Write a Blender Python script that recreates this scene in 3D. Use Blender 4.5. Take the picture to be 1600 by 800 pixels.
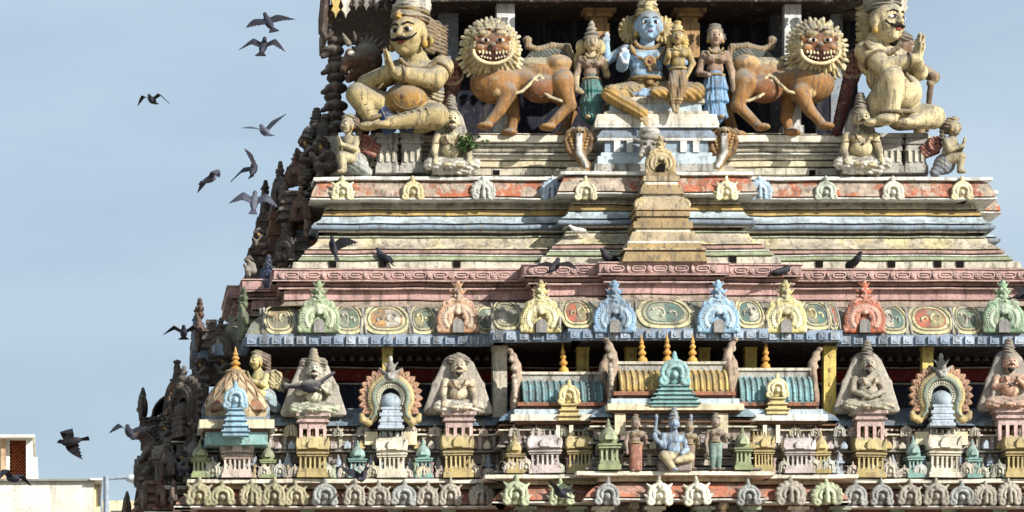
import bpy, math, random
import numpy as np
from mathutils import Vector, Matrix, Quaternion, noise
random.seed(7)
for o in list(bpy.data.objects): bpy.data.objects.remove(o)
SC = bpy.context.scene; COL = SC.collection
R = math.radians
# ---------------------------------------------------------------- camera (135 mm shift lens from a lower rooftop)
XC, Z0, DIST = -7.0, 25.0, 60.0
ZC = Z0 - 10.8
cam = bpy.data.cameras.new('camera'); cam.lens = 36*DIST/16; cam.sensor_width = 36
cam.shift_x = -XC/16; cam.shift_y = (Z0-ZC)/16; cam.clip_end = 8000; cam.clip_start = .5
co = bpy.data.objects.new('camera', cam); COL.objects.link(co)
co.location = (XC, -DIST, ZC); co.rotation_euler = (R(90), 0, 0); SC.camera = co
# ---------------------------------------------------------------- sky and sun
SUN_AZ, SUN_EL = R(46), R(30)          # to the right of the facade's normal
sdir = Vector((math.sin(SUN_AZ)*math.cos(SUN_EL), -math.cos(SUN_AZ)*math.cos(SUN_EL), math.sin(SUN_EL)))
w = bpy.data.worlds.new('World'); SC.world = w; w.use_nodes = True
wn = w.node_tree; wn.nodes.clear()
sky = wn.nodes.new('ShaderNodeTexSky'); sky.sky_type = 'NISHITA'; sky.sun_disc = False
sky.sun_elevation = SUN_EL; sky.sun_rotation = math.atan2(sdir.x, sdir.y)
sky.air_density = 1.0; sky.dust_density = 3.0; sky.ozone_density = 3.5; sky.altitude = 100
bg = wn.nodes.new('ShaderNodeBackground'); bg.inputs[1].default_value = 0.084
wo = wn.nodes.new('ShaderNodeOutputWorld')
tc = wn.nodes.new('ShaderNodeTexCoord'); mp = wn.nodes.new('ShaderNodeMapping'); mp.inputs['Scale'].default_value = (2.2, 2.2, 9.0); mp.inputs['Location'].default_value = (.4, .3, .9)
nz = wn.nodes.new('ShaderNodeTexNoise'); nz.inputs['Scale'].default_value = 1.6; nz.inputs['Detail'].default_value = 7; nz.inputs['Roughness'].default_value = .55
mr = wn.nodes.new('ShaderNodeMapRange'); mr.inputs[1].default_value = .32; mr.inputs[2].default_value = .72; mr.inputs[3].default_value = .36; mr.inputs[4].default_value = .74
veil = wn.nodes.new('ShaderNodeMix'); veil.data_type = 'RGBA'; veil.inputs[7].default_value = (5.7, 6.8, 7.6, 1)      # thin high cloud over the blue
wn.links.new(tc.outputs['Generated'], mp.inputs[0]); wn.links.new(mp.outputs[0], nz.inputs['Vector']); wn.links.new(nz.outputs['Fac'], mr.inputs[0]); wn.links.new(mr.outputs[0], veil.inputs[0])
wn.links.new(sky.outputs[0], veil.inputs[6]); wn.links.new(veil.outputs[2], bg.inputs[0]); wn.links.new(bg.outputs[0], wo.inputs[0])
sl = bpy.data.lights.new('sun', 'SUN'); sl.energy = 5.0; sl.angle = R(.9); sl.color = (1, .968, .93)
so = bpy.data.objects.new('sun', sl); COL.objects.link(so)
so.rotation_euler = sdir.to_track_quat('Z', 'Y').to_euler(); so.location = (30, -40, 60)
SC.view_settings.view_transform = 'Standard'; SC.view_settings.look = 'None'
SC.view_settings.gamma = 1; SC.view_settings.exposure = 0.6
SC.render.resolution_x, SC.render.resolution_y = 1024, 512
# ---------------------------------------------------------------- helpers: place, colour, materials
def sc(y): return (DIST+y)/DIST
def wx(px, y): return XC+((px-800)/100-XC)*sc(y)
def wz(py, y): return ZC+((Z0+(400-py)/100)-ZC)*sc(y)
def lin(h):
    h = h.lstrip('#'); o = []
    for i in (0, 2, 4):
        c = int(h[i:i+2], 16)/255
        o.append(c/12.92 if c <= .04045 else ((c+.055)/1.055)**2.4)
    return tuple(o)+(1,)
MATS = {}
def paint(h, dirt=.4, wear=.25, h2=None, rough=.82, attr=None, under='#a39a8a', scale=1.0, soot=.55, spec=.25, sootc=(.125, .112, .092, 1)):
    """weathered limewash / enamel on stucco: colour drift, rain streaks, lost paint, soot on top faces, fine relief.
    attr 'Col' takes the base colour from the mesh, attr 'tone' mixes h and h2 by the mesh's tone value;
    h2 without attr is a second coat that shows in patches."""
    key = (h, dirt, wear, h2, rough, attr, under, scale, soot, sootc)
    if key in MATS: return MATS[key]
    m = bpy.data.materials.new('painted_stucco'); MATS[key] = m; m.use_nodes = True
    nt = m.node_tree; nd = nt.nodes; lk = nt.links.new; nd.clear()
    out = nd.new('ShaderNodeOutputMaterial'); b = nd.new('ShaderNodeBsdfPrincipled'); lk(b.outputs[0], out.inputs[0])
    b.inputs['Roughness'].default_value = rough
    b.inputs['Specular IOR Level'].default_value = spec
    geo = nd.new('ShaderNodeNewGeometry'); pos = geo.outputs['Position']
    def mapped(s):
        mp = nd.new('ShaderNodeMapping'); mp.inputs['Scale'].default_value = s; lk(pos, mp.inputs['Vector']); return mp.outputs[0]
    def noi(vec, s, det=5, ro=.6):
        n = nd.new('ShaderNodeTexNoise'); n.inputs['Scale'].default_value = s; n.inputs['Detail'].default_value = det
        n.inputs['Roughness'].default_value = ro; lk(vec, n.inputs['Vector']); return n.outputs['Fac']
    def ramp(v, a, c, lo=0, hi=1):
        r = nd.new('ShaderNodeMapRange'); r.inputs[1].default_value = a; r.inputs[2].default_value = c
        r.inputs[3].default_value = lo; r.inputs[4].default_value = hi; r.interpolation_type = 'SMOOTHSTEP'; lk(v, r.inputs[0]); return r.outputs[0]
    def mix(f, a, c, mode='MIX'):
        x = nd.new('ShaderNodeMix'); x.data_type = 'RGBA'; x.blend_type = mode
        for s, v in ((x.inputs[0], f), (x.inputs[6], a), (x.inputs[7], c)):
            if hasattr(v, 'is_linked'): lk(v, s)
            else: s.default_value = v
        return x.outputs[2]
    def mul(a, c):
        x = nd.new('ShaderNodeMath'); x.operation = 'MULTIPLY'
        for s, v in ((x.inputs[0], a), (x.inputs[1], c)):
            if hasattr(v, 'is_linked'): lk(v, s)
            else: s.default_value = v
        return x.outputs[0]
    if attr == 'Col':
        at = nd.new('ShaderNodeAttribute'); at.attribute_name = 'Col'; base = at.outputs['Color']
    elif attr == 'tone':
        at = nd.new('ShaderNodeAttribute'); at.attribute_name = 'tone'; base = mix(at.outputs['Fac'], lin(h), lin(h2))
    else: base = lin(h)
    fade = lambda q: tuple(q[i]*.92+.08*(.66, .61, .54)[i] for i in range(3))+(1,) if sum(q[:3]) > .35 else q      # sun-bleached
    if not attr: base = fade(base)
    if h2 and not attr: base = mix(ramp(noi(pos, 1.9*scale, 6, .65), .46, .56), base, lin(h2))
    dr = ramp(noi(pos, 3.1*scale, 4), .3, .72, .74, 1.16)
    hsv = nd.new('ShaderNodeHueSaturation'); lk(dr, hsv.inputs['Value'])
    if hasattr(base, 'is_linked'): lk(base, hsv.inputs['Color'])
    else: hsv.inputs['Color'].default_value = base
    hsv.inputs['Saturation'].default_value = .98 if attr != 'Col' else .98
    c = hsv.outputs[0]
    if wear > 0:
        c = mix(mul(ramp(noi(pos, 7*scale, 8, .72), .56, .64), min(1, wear*2.4)), c, lin(under))
    st = ramp(noi(mapped((9*scale, 9*scale, .9*scale)), 1, 7, .7), .5, .63)
    c = mix(mul(st, min(1, dirt*1.35)), c, (.075, .062, .05, 1))
    sp = ramp(noi(pos, 26*scale, 3, .7), .57, .68)
    c = mix(mul(sp, min(1, dirt*1.5)), c, (.06, .05, .042, 1))
    c = mix(mul(ramp(noi(pos, 9.5*scale, 9, .78), .53, .66), min(1, dirt*1.1)), c, (.11, .095, .078, 1))
    if soot > 0:
        sx = nd.new('ShaderNodeSeparateXYZ'); lk(geo.outputs['Normal'], sx.inputs[0])
        up = ramp(sx.outputs['Z'], -.15, .7); nn = ramp(noi(pos, 5*scale, 8, .75), .34, .58)
        c = mix(mul(mul(up, nn), soot), c, sootc)
    dk = nd.new('ShaderNodeHueSaturation'); dk.inputs['Value'].default_value = .88; lk(c, dk.inputs['Color']); lk(dk.outputs[0], b.inputs['Base Color'])
    bp = nd.new('ShaderNodeBump'); bp.inputs['Strength'].default_value = .7; bp.inputs['Distance'].default_value = .016
    lk(noi(pos, 24*scale, 8, .7), bp.inputs['Height']); lk(bp.outputs[0], b.inputs['Normal'])
    return m
def plain(h, rough=.6, spec=.3, name='plain', metal=0):
    key = (h, rough, spec, name)
    if key in MATS: return MATS[key]
    m = bpy.data.materials.new(name); MATS[key] = m; m.use_nodes = True
    nt = m.node_tree; b = nt.nodes['Principled BSDF']
    n = nt.nodes.new('ShaderNodeTexNoise'); n.inputs['Scale'].default_value = 9; n.inputs['Detail'].default_value = 6
    g = nt.nodes.new('ShaderNodeNewGeometry'); nt.links.new(g.outputs['Position'], n.inputs['Vector'])
    mr = nt.nodes.new('ShaderNodeMapRange'); mr.inputs[1].default_value = .3; mr.inputs[2].default_value = .7; mr.inputs[3].default_value = .75; mr.inputs[4].default_value = 1.15
    nt.links.new(n.outputs['Fac'], mr.inputs[0])
    hs = nt.nodes.new('ShaderNodeHueSaturation'); hs.inputs['Color'].default_value = lin(h); nt.links.new(mr.outputs[0], hs.inputs['Value'])
    nt.links.new(hs.outputs[0], b.inputs['Base Color']); b.inputs['Roughness'].default_value = rough
    b.inputs['Specular IOR Level'].default_value = spec; b.inputs['Metallic'].default_value = metal
    return m
# ---------------------------------------------------------------- helpers: mesh
def mk(name, v, f, smooth=35):
    me = bpy.data.meshes.new(name); me.from_pydata([tuple(p) for p in v], [], [tuple(q) for q in f]); me.validate()
    if smooth:
        me.polygons.foreach_set('use_smooth', [True]*len(me.polygons)); me.set_sharp_from_angle(angle=R(smooth))
    me.update(); return me
class MB:
    def __init__(s): s.v = []; s.f = []
    def add(s, v, f):
        n = len(s.v); s.v += [tuple(p) for p in v]; s.f += [tuple(i+n for i in q) for q in f]; return s
    def box(s, x0, x1, y0, y1, z0, z1, tx=0, ty=0):           # tx, ty: how far the top face is drawn in
        return s.add([(x0,y0,z0),(x1,y0,z0),(x1,y1,z0),(x0,y1,z0),(x0+tx,y0+ty,z1),(x1-tx,y0+ty,z1),(x1-tx,y1-ty,z1),(x0+tx,y1-ty,z1)],
                     [(3,2,1,0),(4,5,6,7),(0,1,5,4),(1,2,6,5),(2,3,7,6),(3,0,4,7)])
    def lathe(s, prof, n=16, c=(0,0,0), sx=1, sy=1, rot=0):
        v = []; f = []; k = len(prof)
        for r, z in prof:
            for i in range(n):
                a = rot+2*math.pi*i/n; v.append((c[0]+r*sx*math.cos(a), c[1]+r*sy*math.sin(a), c[2]+z))
        for j in range(k-1):
            for i in range(n):
                i2 = (i+1) % n; f.append((j*n+i, j*n+i2, (j+1)*n+i2, (j+1)*n+i))
        f.append(tuple(range(n-1, -1, -1))); f.append(tuple((k-1)*n+i for i in range(n)))
        return s.add(v, f)
    def tube(s, pts, rad, n=8, cap=True):
        pts = [Vector(p) for p in pts]; m = len(pts)
        if not hasattr(rad, '__len__'): rad = [rad]*m
        v = []; f = []; up = Vector((.13, .97, .21))
        for i, p in enumerate(pts):
            t = (pts[min(i+1, m-1)]-pts[max(i-1, 0)]).normalized()
            a = t.cross(up)
            if a.length < .05: a = t.cross(Vector((1, 0, 0)))
            a.normalize(); b = t.cross(a)
            for k in range(n):
                q = 2*math.pi*k/n; v.append(p+a*rad[i]*math.cos(q)+b*rad[i]*math.sin(q))
        for i in range(m-1):
            for k in range(n):
                k2 = (k+1) % n; f.append((i*n+k, (i+1)*n+k, (i+1)*n+k2, i*n+k2))
        if cap: f.append(tuple(range(n))); f.append(tuple((m-1)*n+k for k in range(n-1, -1, -1)))
        return s.add(v, f)
    def prism(s, poly, y0, y1, bev=0):                         # poly (x,z) counter-clockwise seen from -Y; front face at y0
        n = len(poly); cx = sum(p[0] for p in poly)/n; cz = sum(p[1] for p in poly)/n
        ins = poly
        if bev:
            ins = []
            for i in range(n):
                a, b, c = poly[i-1], poly[i], poly[(i+1) % n]
                e1 = Vector((b[0]-a[0], b[1]-a[1])); e2 = Vector((c[0]-b[0], c[1]-b[1]))
                if e1.length > 1e-9: e1.normalize()
                if e2.length > 1e-9: e2.normalize()
                nn = Vector((-e1.y-e2.y, e1.x+e2.x))
                if nn.length > 1e-6: nn.normalize()
                ins.append((b[0]+nn.x*bev, b[1]+nn.y*bev))
        v = [(x, y1, z) for x, z in poly]+[(x, y0+bev, z) for x, z in poly]+[(x, y0, z) for x, z in ins]
        f = [tuple(range(n-1, -1, -1)), tuple(2*n+i for i in range(n))]
        for r_ in (0, 1):
            for i in range(n):
                j = (i+1) % n; f.append((r_*n+i, r_*n+j, (r_+1)*n+j, (r_+1)*n+i))
        return s.add(v, f)
    def ball(s, c, r, n=8, m=5, sx=1, sy=1, sz=1):
        prof = [(r*math.sin(math.pi*i/m)+1e-5, -r*math.cos(math.pi*i/m)*sz) for i in range(m+1)]
        return s.lathe(prof, n, c, sx, sy)
    def mesh(s, name, smooth=35): return mk(name, s.v, s.f, smooth)
def setmat(o, mat):
    if not len(o.data.materials): o.data.materials.append(mat)
    o.material_slots[0].link = 'OBJECT'; o.material_slots[0].material = mat
def ob(name, me, mat=None, parent=None, loc=(0,0,0), rot=(0,0,0), scale=(1,1,1), label=None, inv=None):
    o = bpy.data.objects.new(name, me); COL.objects.link(o); o.location = loc; o.rotation_euler = rot; o.scale = scale
    if mat: setmat(o, mat)
    if parent:
        o.parent = parent
        if inv is not None: o.matrix_parent_inverse = inv
    if label: o['label'] = label
    return o
def tag(o, label, cat, group=None):
    o['label'] = label; o['category'] = cat
    if group: o['group'] = group
    return o
def empty(name, loc, label, cat, group=None, rotz=0):
    o = bpy.data.objects.new(name, None); COL.objects.link(o); o.location = loc; o.rotation_euler = (0, 0, rotz); o.empty_display_size = .2
    return tag(o, label, cat, group)
# ---------------------------------------------------------------- helpers: signed-distance sculpting (surface nets)
def d_cap(p, X, Y, Z):
    a, b, ra, rb = p
    ax, ay, az = a; bx, by, bz = b[0]-ax, b[1]-ay, b[2]-az
    L = bx*bx+by*by+bz*bz+1e-9
    px, py, pz = X-ax, Y-ay, Z-az
    h = np.clip((px*bx+py*by+pz*bz)/L, 0, 1)
    return np.sqrt((px-h*bx)**2+(py-h*by)**2+(pz-h*bz)**2)-(ra+(rb-ra)*h)
def d_ell(p, X, Y, Z):
    c, r, M = p
    px, py, pz = X-c[0], Y-c[1], Z-c[2]
    if M is not None:
        px, py, pz = (M[0][0]*px+M[1][0]*py+M[2][0]*pz, M[0][1]*px+M[1][1]*py+M[2][1]*pz, M[0][2]*px+M[1][2]*py+M[2][2]*pz)
    k0 = np.sqrt((px/r[0])**2+(py/r[1])**2+(pz/r[2])**2); k1 = np.sqrt((px/r[0]**2)**2+(py/r[1]**2)**2+(pz/r[2]**2)**2)+1e-6
    return k0*(k0-1)/k1
def d_box(p, X, Y, Z):
    c, h, rd, M = p
    px, py, pz = X-c[0], Y-c[1], Z-c[2]
    if M is not None:
        px, py, pz = (M[0][0]*px+M[1][0]*py+M[2][0]*pz, M[0][1]*px+M[1][1]*py+M[2][1]*pz, M[0][2]*px+M[1][2]*py+M[2][2]*pz)
    qx, qy, qz = np.abs(px)-h[0]+rd, np.abs(py)-h[1]+rd, np.abs(pz)-h[2]+rd
    return np.sqrt(np.maximum(qx,0)**2+np.maximum(qy,0)**2+np.maximum(qz,0)**2)+np.minimum(np.maximum(qx,np.maximum(qy,qz)),0)-rd
def d_tor(p, X, Y, Z):
    c, ax, Rr, r = p
    px, py, pz = X-c[0], Y-c[1], Z-c[2]
    h = px*ax[0]+py*ax[1]+pz*ax[2]
    q = np.sqrt(np.maximum(px*px+py*py+pz*pz-h*h, 0))-Rr
    return np.sqrt(q*q+h*h)-r
DF = dict(c=d_cap, e=d_ell, b=d_box, t=d_tor)
def bbox(k, p):
    if k == 'c':
        a, b, ra, rb = p; m = max(ra, rb)
        return [min(a[i], b[i])-m for i in range(3)], [max(a[i], b[i])+m for i in range(3)]
    if k == 'e': m = max(p[1]) if p[2] is not None else None; r = (m,)*3 if m else p[1]; c = p[0]
    elif k == 'b': m = math.sqrt(sum(q*q for q in p[1])) if p[3] is not None else None; r = (m,)*3 if m else p[1]; c = p[0]
    else: m = p[2]+p[3]; r = (m,)*3; c = p[0]
    return [c[i]-r[i] for i in range(3)], [c[i]+r[i] for i in range(3)]
def snets(prims, cell, k, ripple=None):
    """prims: (kind, params, colour); returns verts, quads, colours"""
    bbs = [bbox(q[0], q[1]) for q in prims]
    lo = np.array([min(b[0][i] for b in bbs) for i in range(3)])-2.2*cell
    hi = np.array([max(b[1][i] for b in bbs) for i in range(3)])+2.2*cell
    n = np.ceil((hi-lo)/cell).astype(int)+1
    ax = [lo[i]+cell*np.arange(n[i]) for i in range(3)]
    F = np.full(n, 1e3, np.float32); C = np.zeros(tuple(n)+(3,), np.float32)
    pad = k+2*cell
    for (kd, p, col), (b0, b1) in zip(prims, bbs):
        s = []
        for i in range(3):
            i0 = max(0, int((b0[i]-pad-lo[i])/cell)); i1 = min(n[i], int((b1[i]+pad-lo[i])/cell)+2); s.append(slice(i0, i1))
        s = tuple(s)
        X, Y, Z = np.meshgrid(ax[0][s[0]], ax[1][s[1]], ax[2][s[2]], indexing='ij', sparse=True)
        d = DF[kd](p, X, Y, Z).astype(np.float32); Fs = F[s]
        nearer = d < Fs
        h = np.clip(.5+.5*(Fs-d)/k, 0, 1)
        F[s] = np.where(Fs > 100, d, Fs*(1-h)+d*h-k*h*(1-h))
        C[s][nearer] = col
    if ripple:                                            # carved folds or strands
        am, la, (ux, uy, uz) = ripple
        X, Y, Z = np.meshgrid(*ax, indexing='ij', sparse=True); ph = (X*ux+Y*uy+Z*uz)*(2*math.pi/la)
        F += np.where(np.abs(F) < 6, am*np.sin(ph+1.3*np.sin(X*.11+Z*.07)), 0).astype(np.float32)
    I = F < 0
    cm = [np.s_[:-1], np.s_[1:]]
    cs = np.stack([I[cm[a], cm[b], cm[c]] for a in (0,1) for b in (0,1) for c in (0,1)])
    act = cs.any(0) & ~cs.all(0); idx = np.argwhere(act)
    if not len(idx): return None
    vid = np.full(act.shape, -1, np.int64); vid[act] = np.arange(len(idx))
    acc = np.zeros((len(idx), 3)); cnt = np.zeros(len(idx))
    offs = [(a,b,c) for a in (0,1) for b in (0,1) for c in (0,1)]
    for o1 in offs:
        for a in range(3):
            if o1[a]: continue
            o2 = list(o1); o2[a] = 1
            f1 = F[idx[:,0]+o1[0], idx[:,1]+o1[1], idx[:,2]+o1[2]]; f2 = F[idx[:,0]+o2[0], idx[:,1]+o2[1], idx[:,2]+o2[2]]
            cr = (f1 < 0) != (f2 < 0)
            t = np.where(cr, f1/np.where(cr, f1-f2, 1), 0)
            pt = np.array(o1, float)[None, :].repeat(len(idx), 0); pt[:, a] += t
            acc[cr] += pt[cr]; cnt[cr] += 1
    V = lo+(idx+acc/cnt[:, None])*cell
    near = np.rint(idx+acc/cnt[:, None]).astype(int)
    CV = C[near[:,0], near[:,1], near[:,2]]
    faces = []
    for a in range(3):
        s0 = [slice(1, -1)]*3; s1 = [slice(1, -1)]*3; s0[a] = slice(0, -1); s1[a] = slice(1, None)
        A = I[tuple(s0)]; B = I[tuple(s1)]
        for sgn, msk in ((0, A & ~B), (1, ~A & B)):
            e = np.argwhere(msk)
            if not len(e): continue
            g = e.copy()
            for i in range(3):
                if i != a: g[:, i] += 1
            b_, c_ = (a+1) % 3, (a+2) % 3
            q = []
            for db, dc in ((-1,-1), (0,-1), (0,0), (-1,0)):
                h = g.copy(); h[:, b_] += db; h[:, c_] += dc; q.append(vid[h[:,0], h[:,1], h[:,2]])
            q = np.stack(q, 1)
            faces.append(q if sgn == 0 else q[:, ::-1])
    Q = np.concatenate(faces); Q = Q[(Q >= 0).all(1)]
    return V, Q, CV
def sdf_mesh(name, prims, cell, k, unit=.01, attr='Col', ripple=None):
    r = snets(prims, cell, k, ripple)
    V, Q, CV = r
    me = bpy.data.meshes.new(name)
    me.vertices.add(len(V)); me.vertices.foreach_set('co', (V*unit).astype(np.float32).ravel())
    me.loops.add(Q.size); me.loops.foreach_set('vertex_index', Q.astype(np.int32).ravel())
    me.polygons.add(len(Q)); me.polygons.foreach_set('loop_start', np.arange(0, Q.size, 4, dtype=np.int32))
    me.polygons.foreach_set('use_smooth', np.ones(len(Q), bool))
    me.update(calc_edges=True)
    if attr == 'Col':
        at = me.color_attributes.new('Col', 'FLOAT_COLOR', 'POINT'); a = np.ones((len(V), 4), np.float32); a[:, :3] = CV
        at.data.foreach_set('color', a.ravel())
    else:
        at = me.attributes.new('tone', 'FLOAT', 'POINT'); at.data.foreach_set('value', CV[:, 0].copy())
    return me
def eul(rx=0, ry=0, rz=0):
    return [list(r) for r in (Matrix.Rotation(R(rz),3,'Z') @ Matrix.Rotation(R(ry),3,'Y') @ Matrix.Rotation(R(rx),3,'X'))]
# ================================================================ the tower's setting and architecture
X0 = wx(1040, -1.0)
gnd = ob('ground', mk('ground', [(-900,-900,0),(900,-900,0),(900,900,0),(-900,900,0)], [(0,1,2,3)], 0), plain('#8b8377', .9, .1, 'dusty_earth')); gnd['kind'] = 'structure'
TL = Vector((X0, 1.9, 0))
TW = empty('temple_tower', TL, 'many-tiered painted temple gateway tower crowded with stucco figures', 'temple tower')
INV = Matrix.Translation(-TL)
def tp(name, me, mat, loc=(0,0,0), rot=(0,0,0), scale=(1,1,1), label=None):      # a part of the tower, in world coordinates
    return ob(name, me, mat, TW, loc, rot, scale, label, INV)
CREAM = paint('#eae0c8', .30, .2); WHITE = paint('#e6e4d8', .32, .2); YEL = paint('#e6d8b0', .28, .2)
OCH = paint('#c9a552', .3, .25); PBLUE = paint('#c3d6dc', .32, .2); BGREY = paint('#7f93a6', .4, .3)
GGREEN = paint('#a9b596', .4, .3); ROSE = paint('#b18a7c', .4, .3); GREEN = paint('#a4b284', .3, .3)
STONE = paint('#cfc6ae', .45, .25); PINK = paint('#c79a92', .42, .3); LPINK = paint('#d8b4aa', .35, .25)
KHAKI = paint('#968f70', .5, .35, h2='#7f8578'); FBLUE = paint('#8498ac', .5, .35); FBL2 = paint('#aebdca', .45, .35)
ORPK = paint('#c2ad96', .5, .4, h2='#c06a44', under='#c8b8a2', scale=1.7); ORNG = paint('#cc6a3c', .45, .4, h2='#c4917a', scale=1.3)
WALL = paint('#a59486', .6, .4, h2='#8d8078'); RED = paint('#7a1c14', .3, .15, soot=.2); NAVY = paint('#1a2034', .4, 0)
MAROON = paint('#241010', .3, 0); BROWN = paint('#76543c', .5, .3); BLUEBED = paint('#7f9cae', .55, .45, h2='#5f7890')
GREYST = paint('#a9a69c', .55, .3); DARK = plain('#15120f', .9, .1, 'dark_opening')
ASH = paint('#8f8a80', .5, .3); MAUVE = paint('#c9b9b4', .45, .3); GOLD = paint('#bda468', .42, .3); GOLD2 = paint('#d9b95e', .35, .25)
def plan(pxl, y0, bays, sb, dep=5.2):
    ws = [X0-wx(pxl, y0)]+[X0-wx(p, y) for p, y in bays]; ys = [y0]+[y for p, y in bays]
    L = []
    for i in range(len(ws)):
        if i: L.append((-ws[i], ys[i-1]))
        L.append((-ws[i], ys[i]))
    front = L+[(-x, y) for x, y in reversed(L)]
    yc = y0+dep/2; w = ws[0]
    hs = [dep/2]+[h for h, o in sb]; os_ = [0]+[o for h, o in sb]
    S = []
    for i in range(1, len(hs)):
        S += [(w+os_[i-1], yc-hs[i]), (w+os_[i], yc-hs[i])]
    right = S+[(x, 2*yc-y) for x, y in reversed(S)]
    left = [(-x, y) for x, y in reversed(right)]
    back = [(w, y0+dep), (-w, y0+dep)]
    return [(X0+x, y) for x, y in front+right+back+left]
def sweep(name, pl, prof, mat, parent=None, jit=.013, seg=.22, cap=True, label=None):
    """closed plan, profile (out, z) listed from the bottom up"""
    n = len(pl); pts = []
    for i in range(n):
        a, b, c = pl[i-1], pl[i], pl[(i+1) % n]
        def nrm(p, q):
            d = Vector((q[0]-p[0], q[1]-p[1])); d.normalize(); return Vector((d.y, -d.x))
        n1, n2 = nrm(a, b), nrm(b, c)
        pts.append((Vector(b), n1+n2))
        front = b[1] < 2 and c[1] < 2
        L = (Vector(c)-Vector(b)).length; k = max(1, int(L/seg)) if front else max(1, int(L/1.5))
        for j in range(1, k):
            pts.append((Vector(b).lerp(Vector(c), j/k), n2))
    m = len(pts); v = []; f = []
    for q, (o, z) in enumerate(prof):
        for p, nn in pts:
            x, y = p.x+nn.x*o, p.y+nn.y*o
            e = noise.noise(Vector((x*1.7, y*1.7, z*2.3)))*jit; e2 = noise.noise(Vector((x*2.1+9, y*1.7, z*2.3)))*jit
            v.append((x+nn.x*e, y+nn.y*e, z+e2))
    for q in range(len(prof)-1):
        for i in range(m):
            j = (i+1) % m; f.append((q*m+i, q*m+j, (q+1)*m+j, (q+1)*m+i))
    return tp(name, mk(name, v, f, 30), mat, label=label)
def zz(py, y): return wz(py, y)
def band(name, pl, y0, b, t, ob_, ot, mat, shape='flat', inn=-.6, label=None):
    """horizontal moulding between photo heights b (bottom) and t (top) at the outer bay's depth"""
    z0, z1 = zz(b, y0-ob_), zz(t, y0-ot); P_ = []; z0 += min(.022, (z1-z0)*.34)        # an open joint under every course
    if shape == 'flat':
        c = min(.008, (z1-z0)*.2); P_ = [(ob_-c, z0), (ob_, z0+c), (ot, z1-c), (ot-c, z1)]
    elif shape == 'round':
        for i in range(7):
            a = -math.pi/2+math.pi*i/6; h = (z1-z0)/2; P_.append((ob_+(ot-ob_)*i/6-h*.8+h*.8*math.cos(a), z0+h+h*math.sin(a)))
    elif shape == 'cav':                                     # concave
        for i in range(7):
            t_ = i/6; P_.append((ob_+(ot-ob_)*(1-math.cos(t_*math.pi/2)) if ot > ob_ else ob_+(ot-ob_)*math.sin(t_*math.pi/2), z0+(z1-z0)*t_))
    elif shape == 'bell':                                    # convex roll, steep below and drawn in above
        for i in range(9):
            t_ = i/8; P_.append((ob_+(ot-ob_)*(t_**1.7*.75+t_*.25), z0+(z1-z0)*t_))
    return sweep(name, pl, [(inn, z0)]+P_+[(inn, z1)], mat, label=label)
# ---- plans (left edge in photo pixels, depth)
yT, yA, yC, yD, yE, yF, yG = .95, .40, -.25, -.70, .55, -.75, -1.05
PT = plan(588, yT, [], [])
PA = plan(505, yA, [(890, yA-.42)], [(1.5, .35)])
PC = plan(430, yC, [(820, yC-.42), (938, yC-.58)], [(1.7, .45), (1.1, .65)])
PD = plan(384, yD, [(767, yD-.42), (888, yD-.58)], [(1.7, .45), (1.1, .65)])
PE = plan(402, yE, [], [])
PF = plan(322, yF, [(785, yF-.55), (928, yF-.95)], [(1.8, .45), (1.15, .7)])
PG = plan(275, yG, [(772, yG-.55), (915, yG-.95)], [(1.85, .45), (1.2, .7)])
# ---- the statue platform
for b, t, o, m, s in ((276,263,.16,STONE,'flat'), (263,252,.08,YEL,'flat'), (252,243,.05,CREAM,'flat'), (243,239,.12,WHITE,'round'),
                      (239,229,.07,STONE,'round'), (229,224,.13,WHITE,'round'), (224,211,.19,CREAM,'flat')):
    band('platform_moulding', PT, yT, b, t, o, o, m, s, inn=-1.2)
sweep('platform_floor', PT, [(.1, zz(212, yT)), (.1, zz(210.5, yT)), (-2.4, zz(210.5, yT))], STONE)
for px in (775, 1268): 
    tp('drain_hole', MB().box(-.05,.05,-.006,.1,-.04,.04).mesh('drain_hole'), DARK, (wx(px, yT-.1), yT-.162, zz(271, yT-.1)))
# ---- cornice A and the stepped bands B
band('upper_cornice_lip', PA, yA, 284, 276, .16, .16, WHITE)
band('upper_cornice', PA, yA, 309, 284, .20, .08, ORPK, 'bell', label='weathered orange and buff rounded cornice below the statue platform')
band('upper_cornice_edge', PA, yA, 313, 309, .22, .22, WHITE, 'round')
for nm, b, t, ob_, ot, m, s in (
    ('plinth_slope', 329,316,-.02,-.10,paint('#ddd2b8', .45, .3),'flat'), ('plinth_band', 339,329,.02,-.02,OCH,'flat'), ('plinth_cyma', 351,339,.16,.03,PBLUE,'cav'),
    ('plinth_torus', 360,351,.20,.20,BGREY,'round'), ('plinth_fillet', 364.5,360,.09,.09,WHITE,'round'), ('plinth_recess', 368,364.5,.0,.0,BROWN,'flat'),
    ('plinth_fillet', 373,368,.08,.07,GGREEN,'flat'), ('plinth_slope', 391,373,.27,.09,paint('#d2c4a8', .5, .35, h2='#e0d09c', scale=.8),'cav'), ('plinth_line', 398,391,.31,.31,ROSE,'flat'),
    ('plinth_fillet', 401,398,.36,.36,WHITE,'round'), ('plinth_band', 409,401,.42,.38,GREEN,'flat'), ('plinth_ledge', 422,409,.52,.50,STONE,'flat')):
    band(nm, PA, yA, b, t, ob_, ot, m, s)
for px in (520, 598, 714, 888, 1145, 1280, 1393, 1465, 1500):
    dy = .42 if 890 < px < 1165 else 0; yy = yA-dy-.505
    tp('drain_hole', MB().box(-.055,.055,-.02,.1,-.05,.05).mesh('drain_hole'), DARK, (wx(px, yy), yy-.012, zz(413, yA-.5)))
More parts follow.
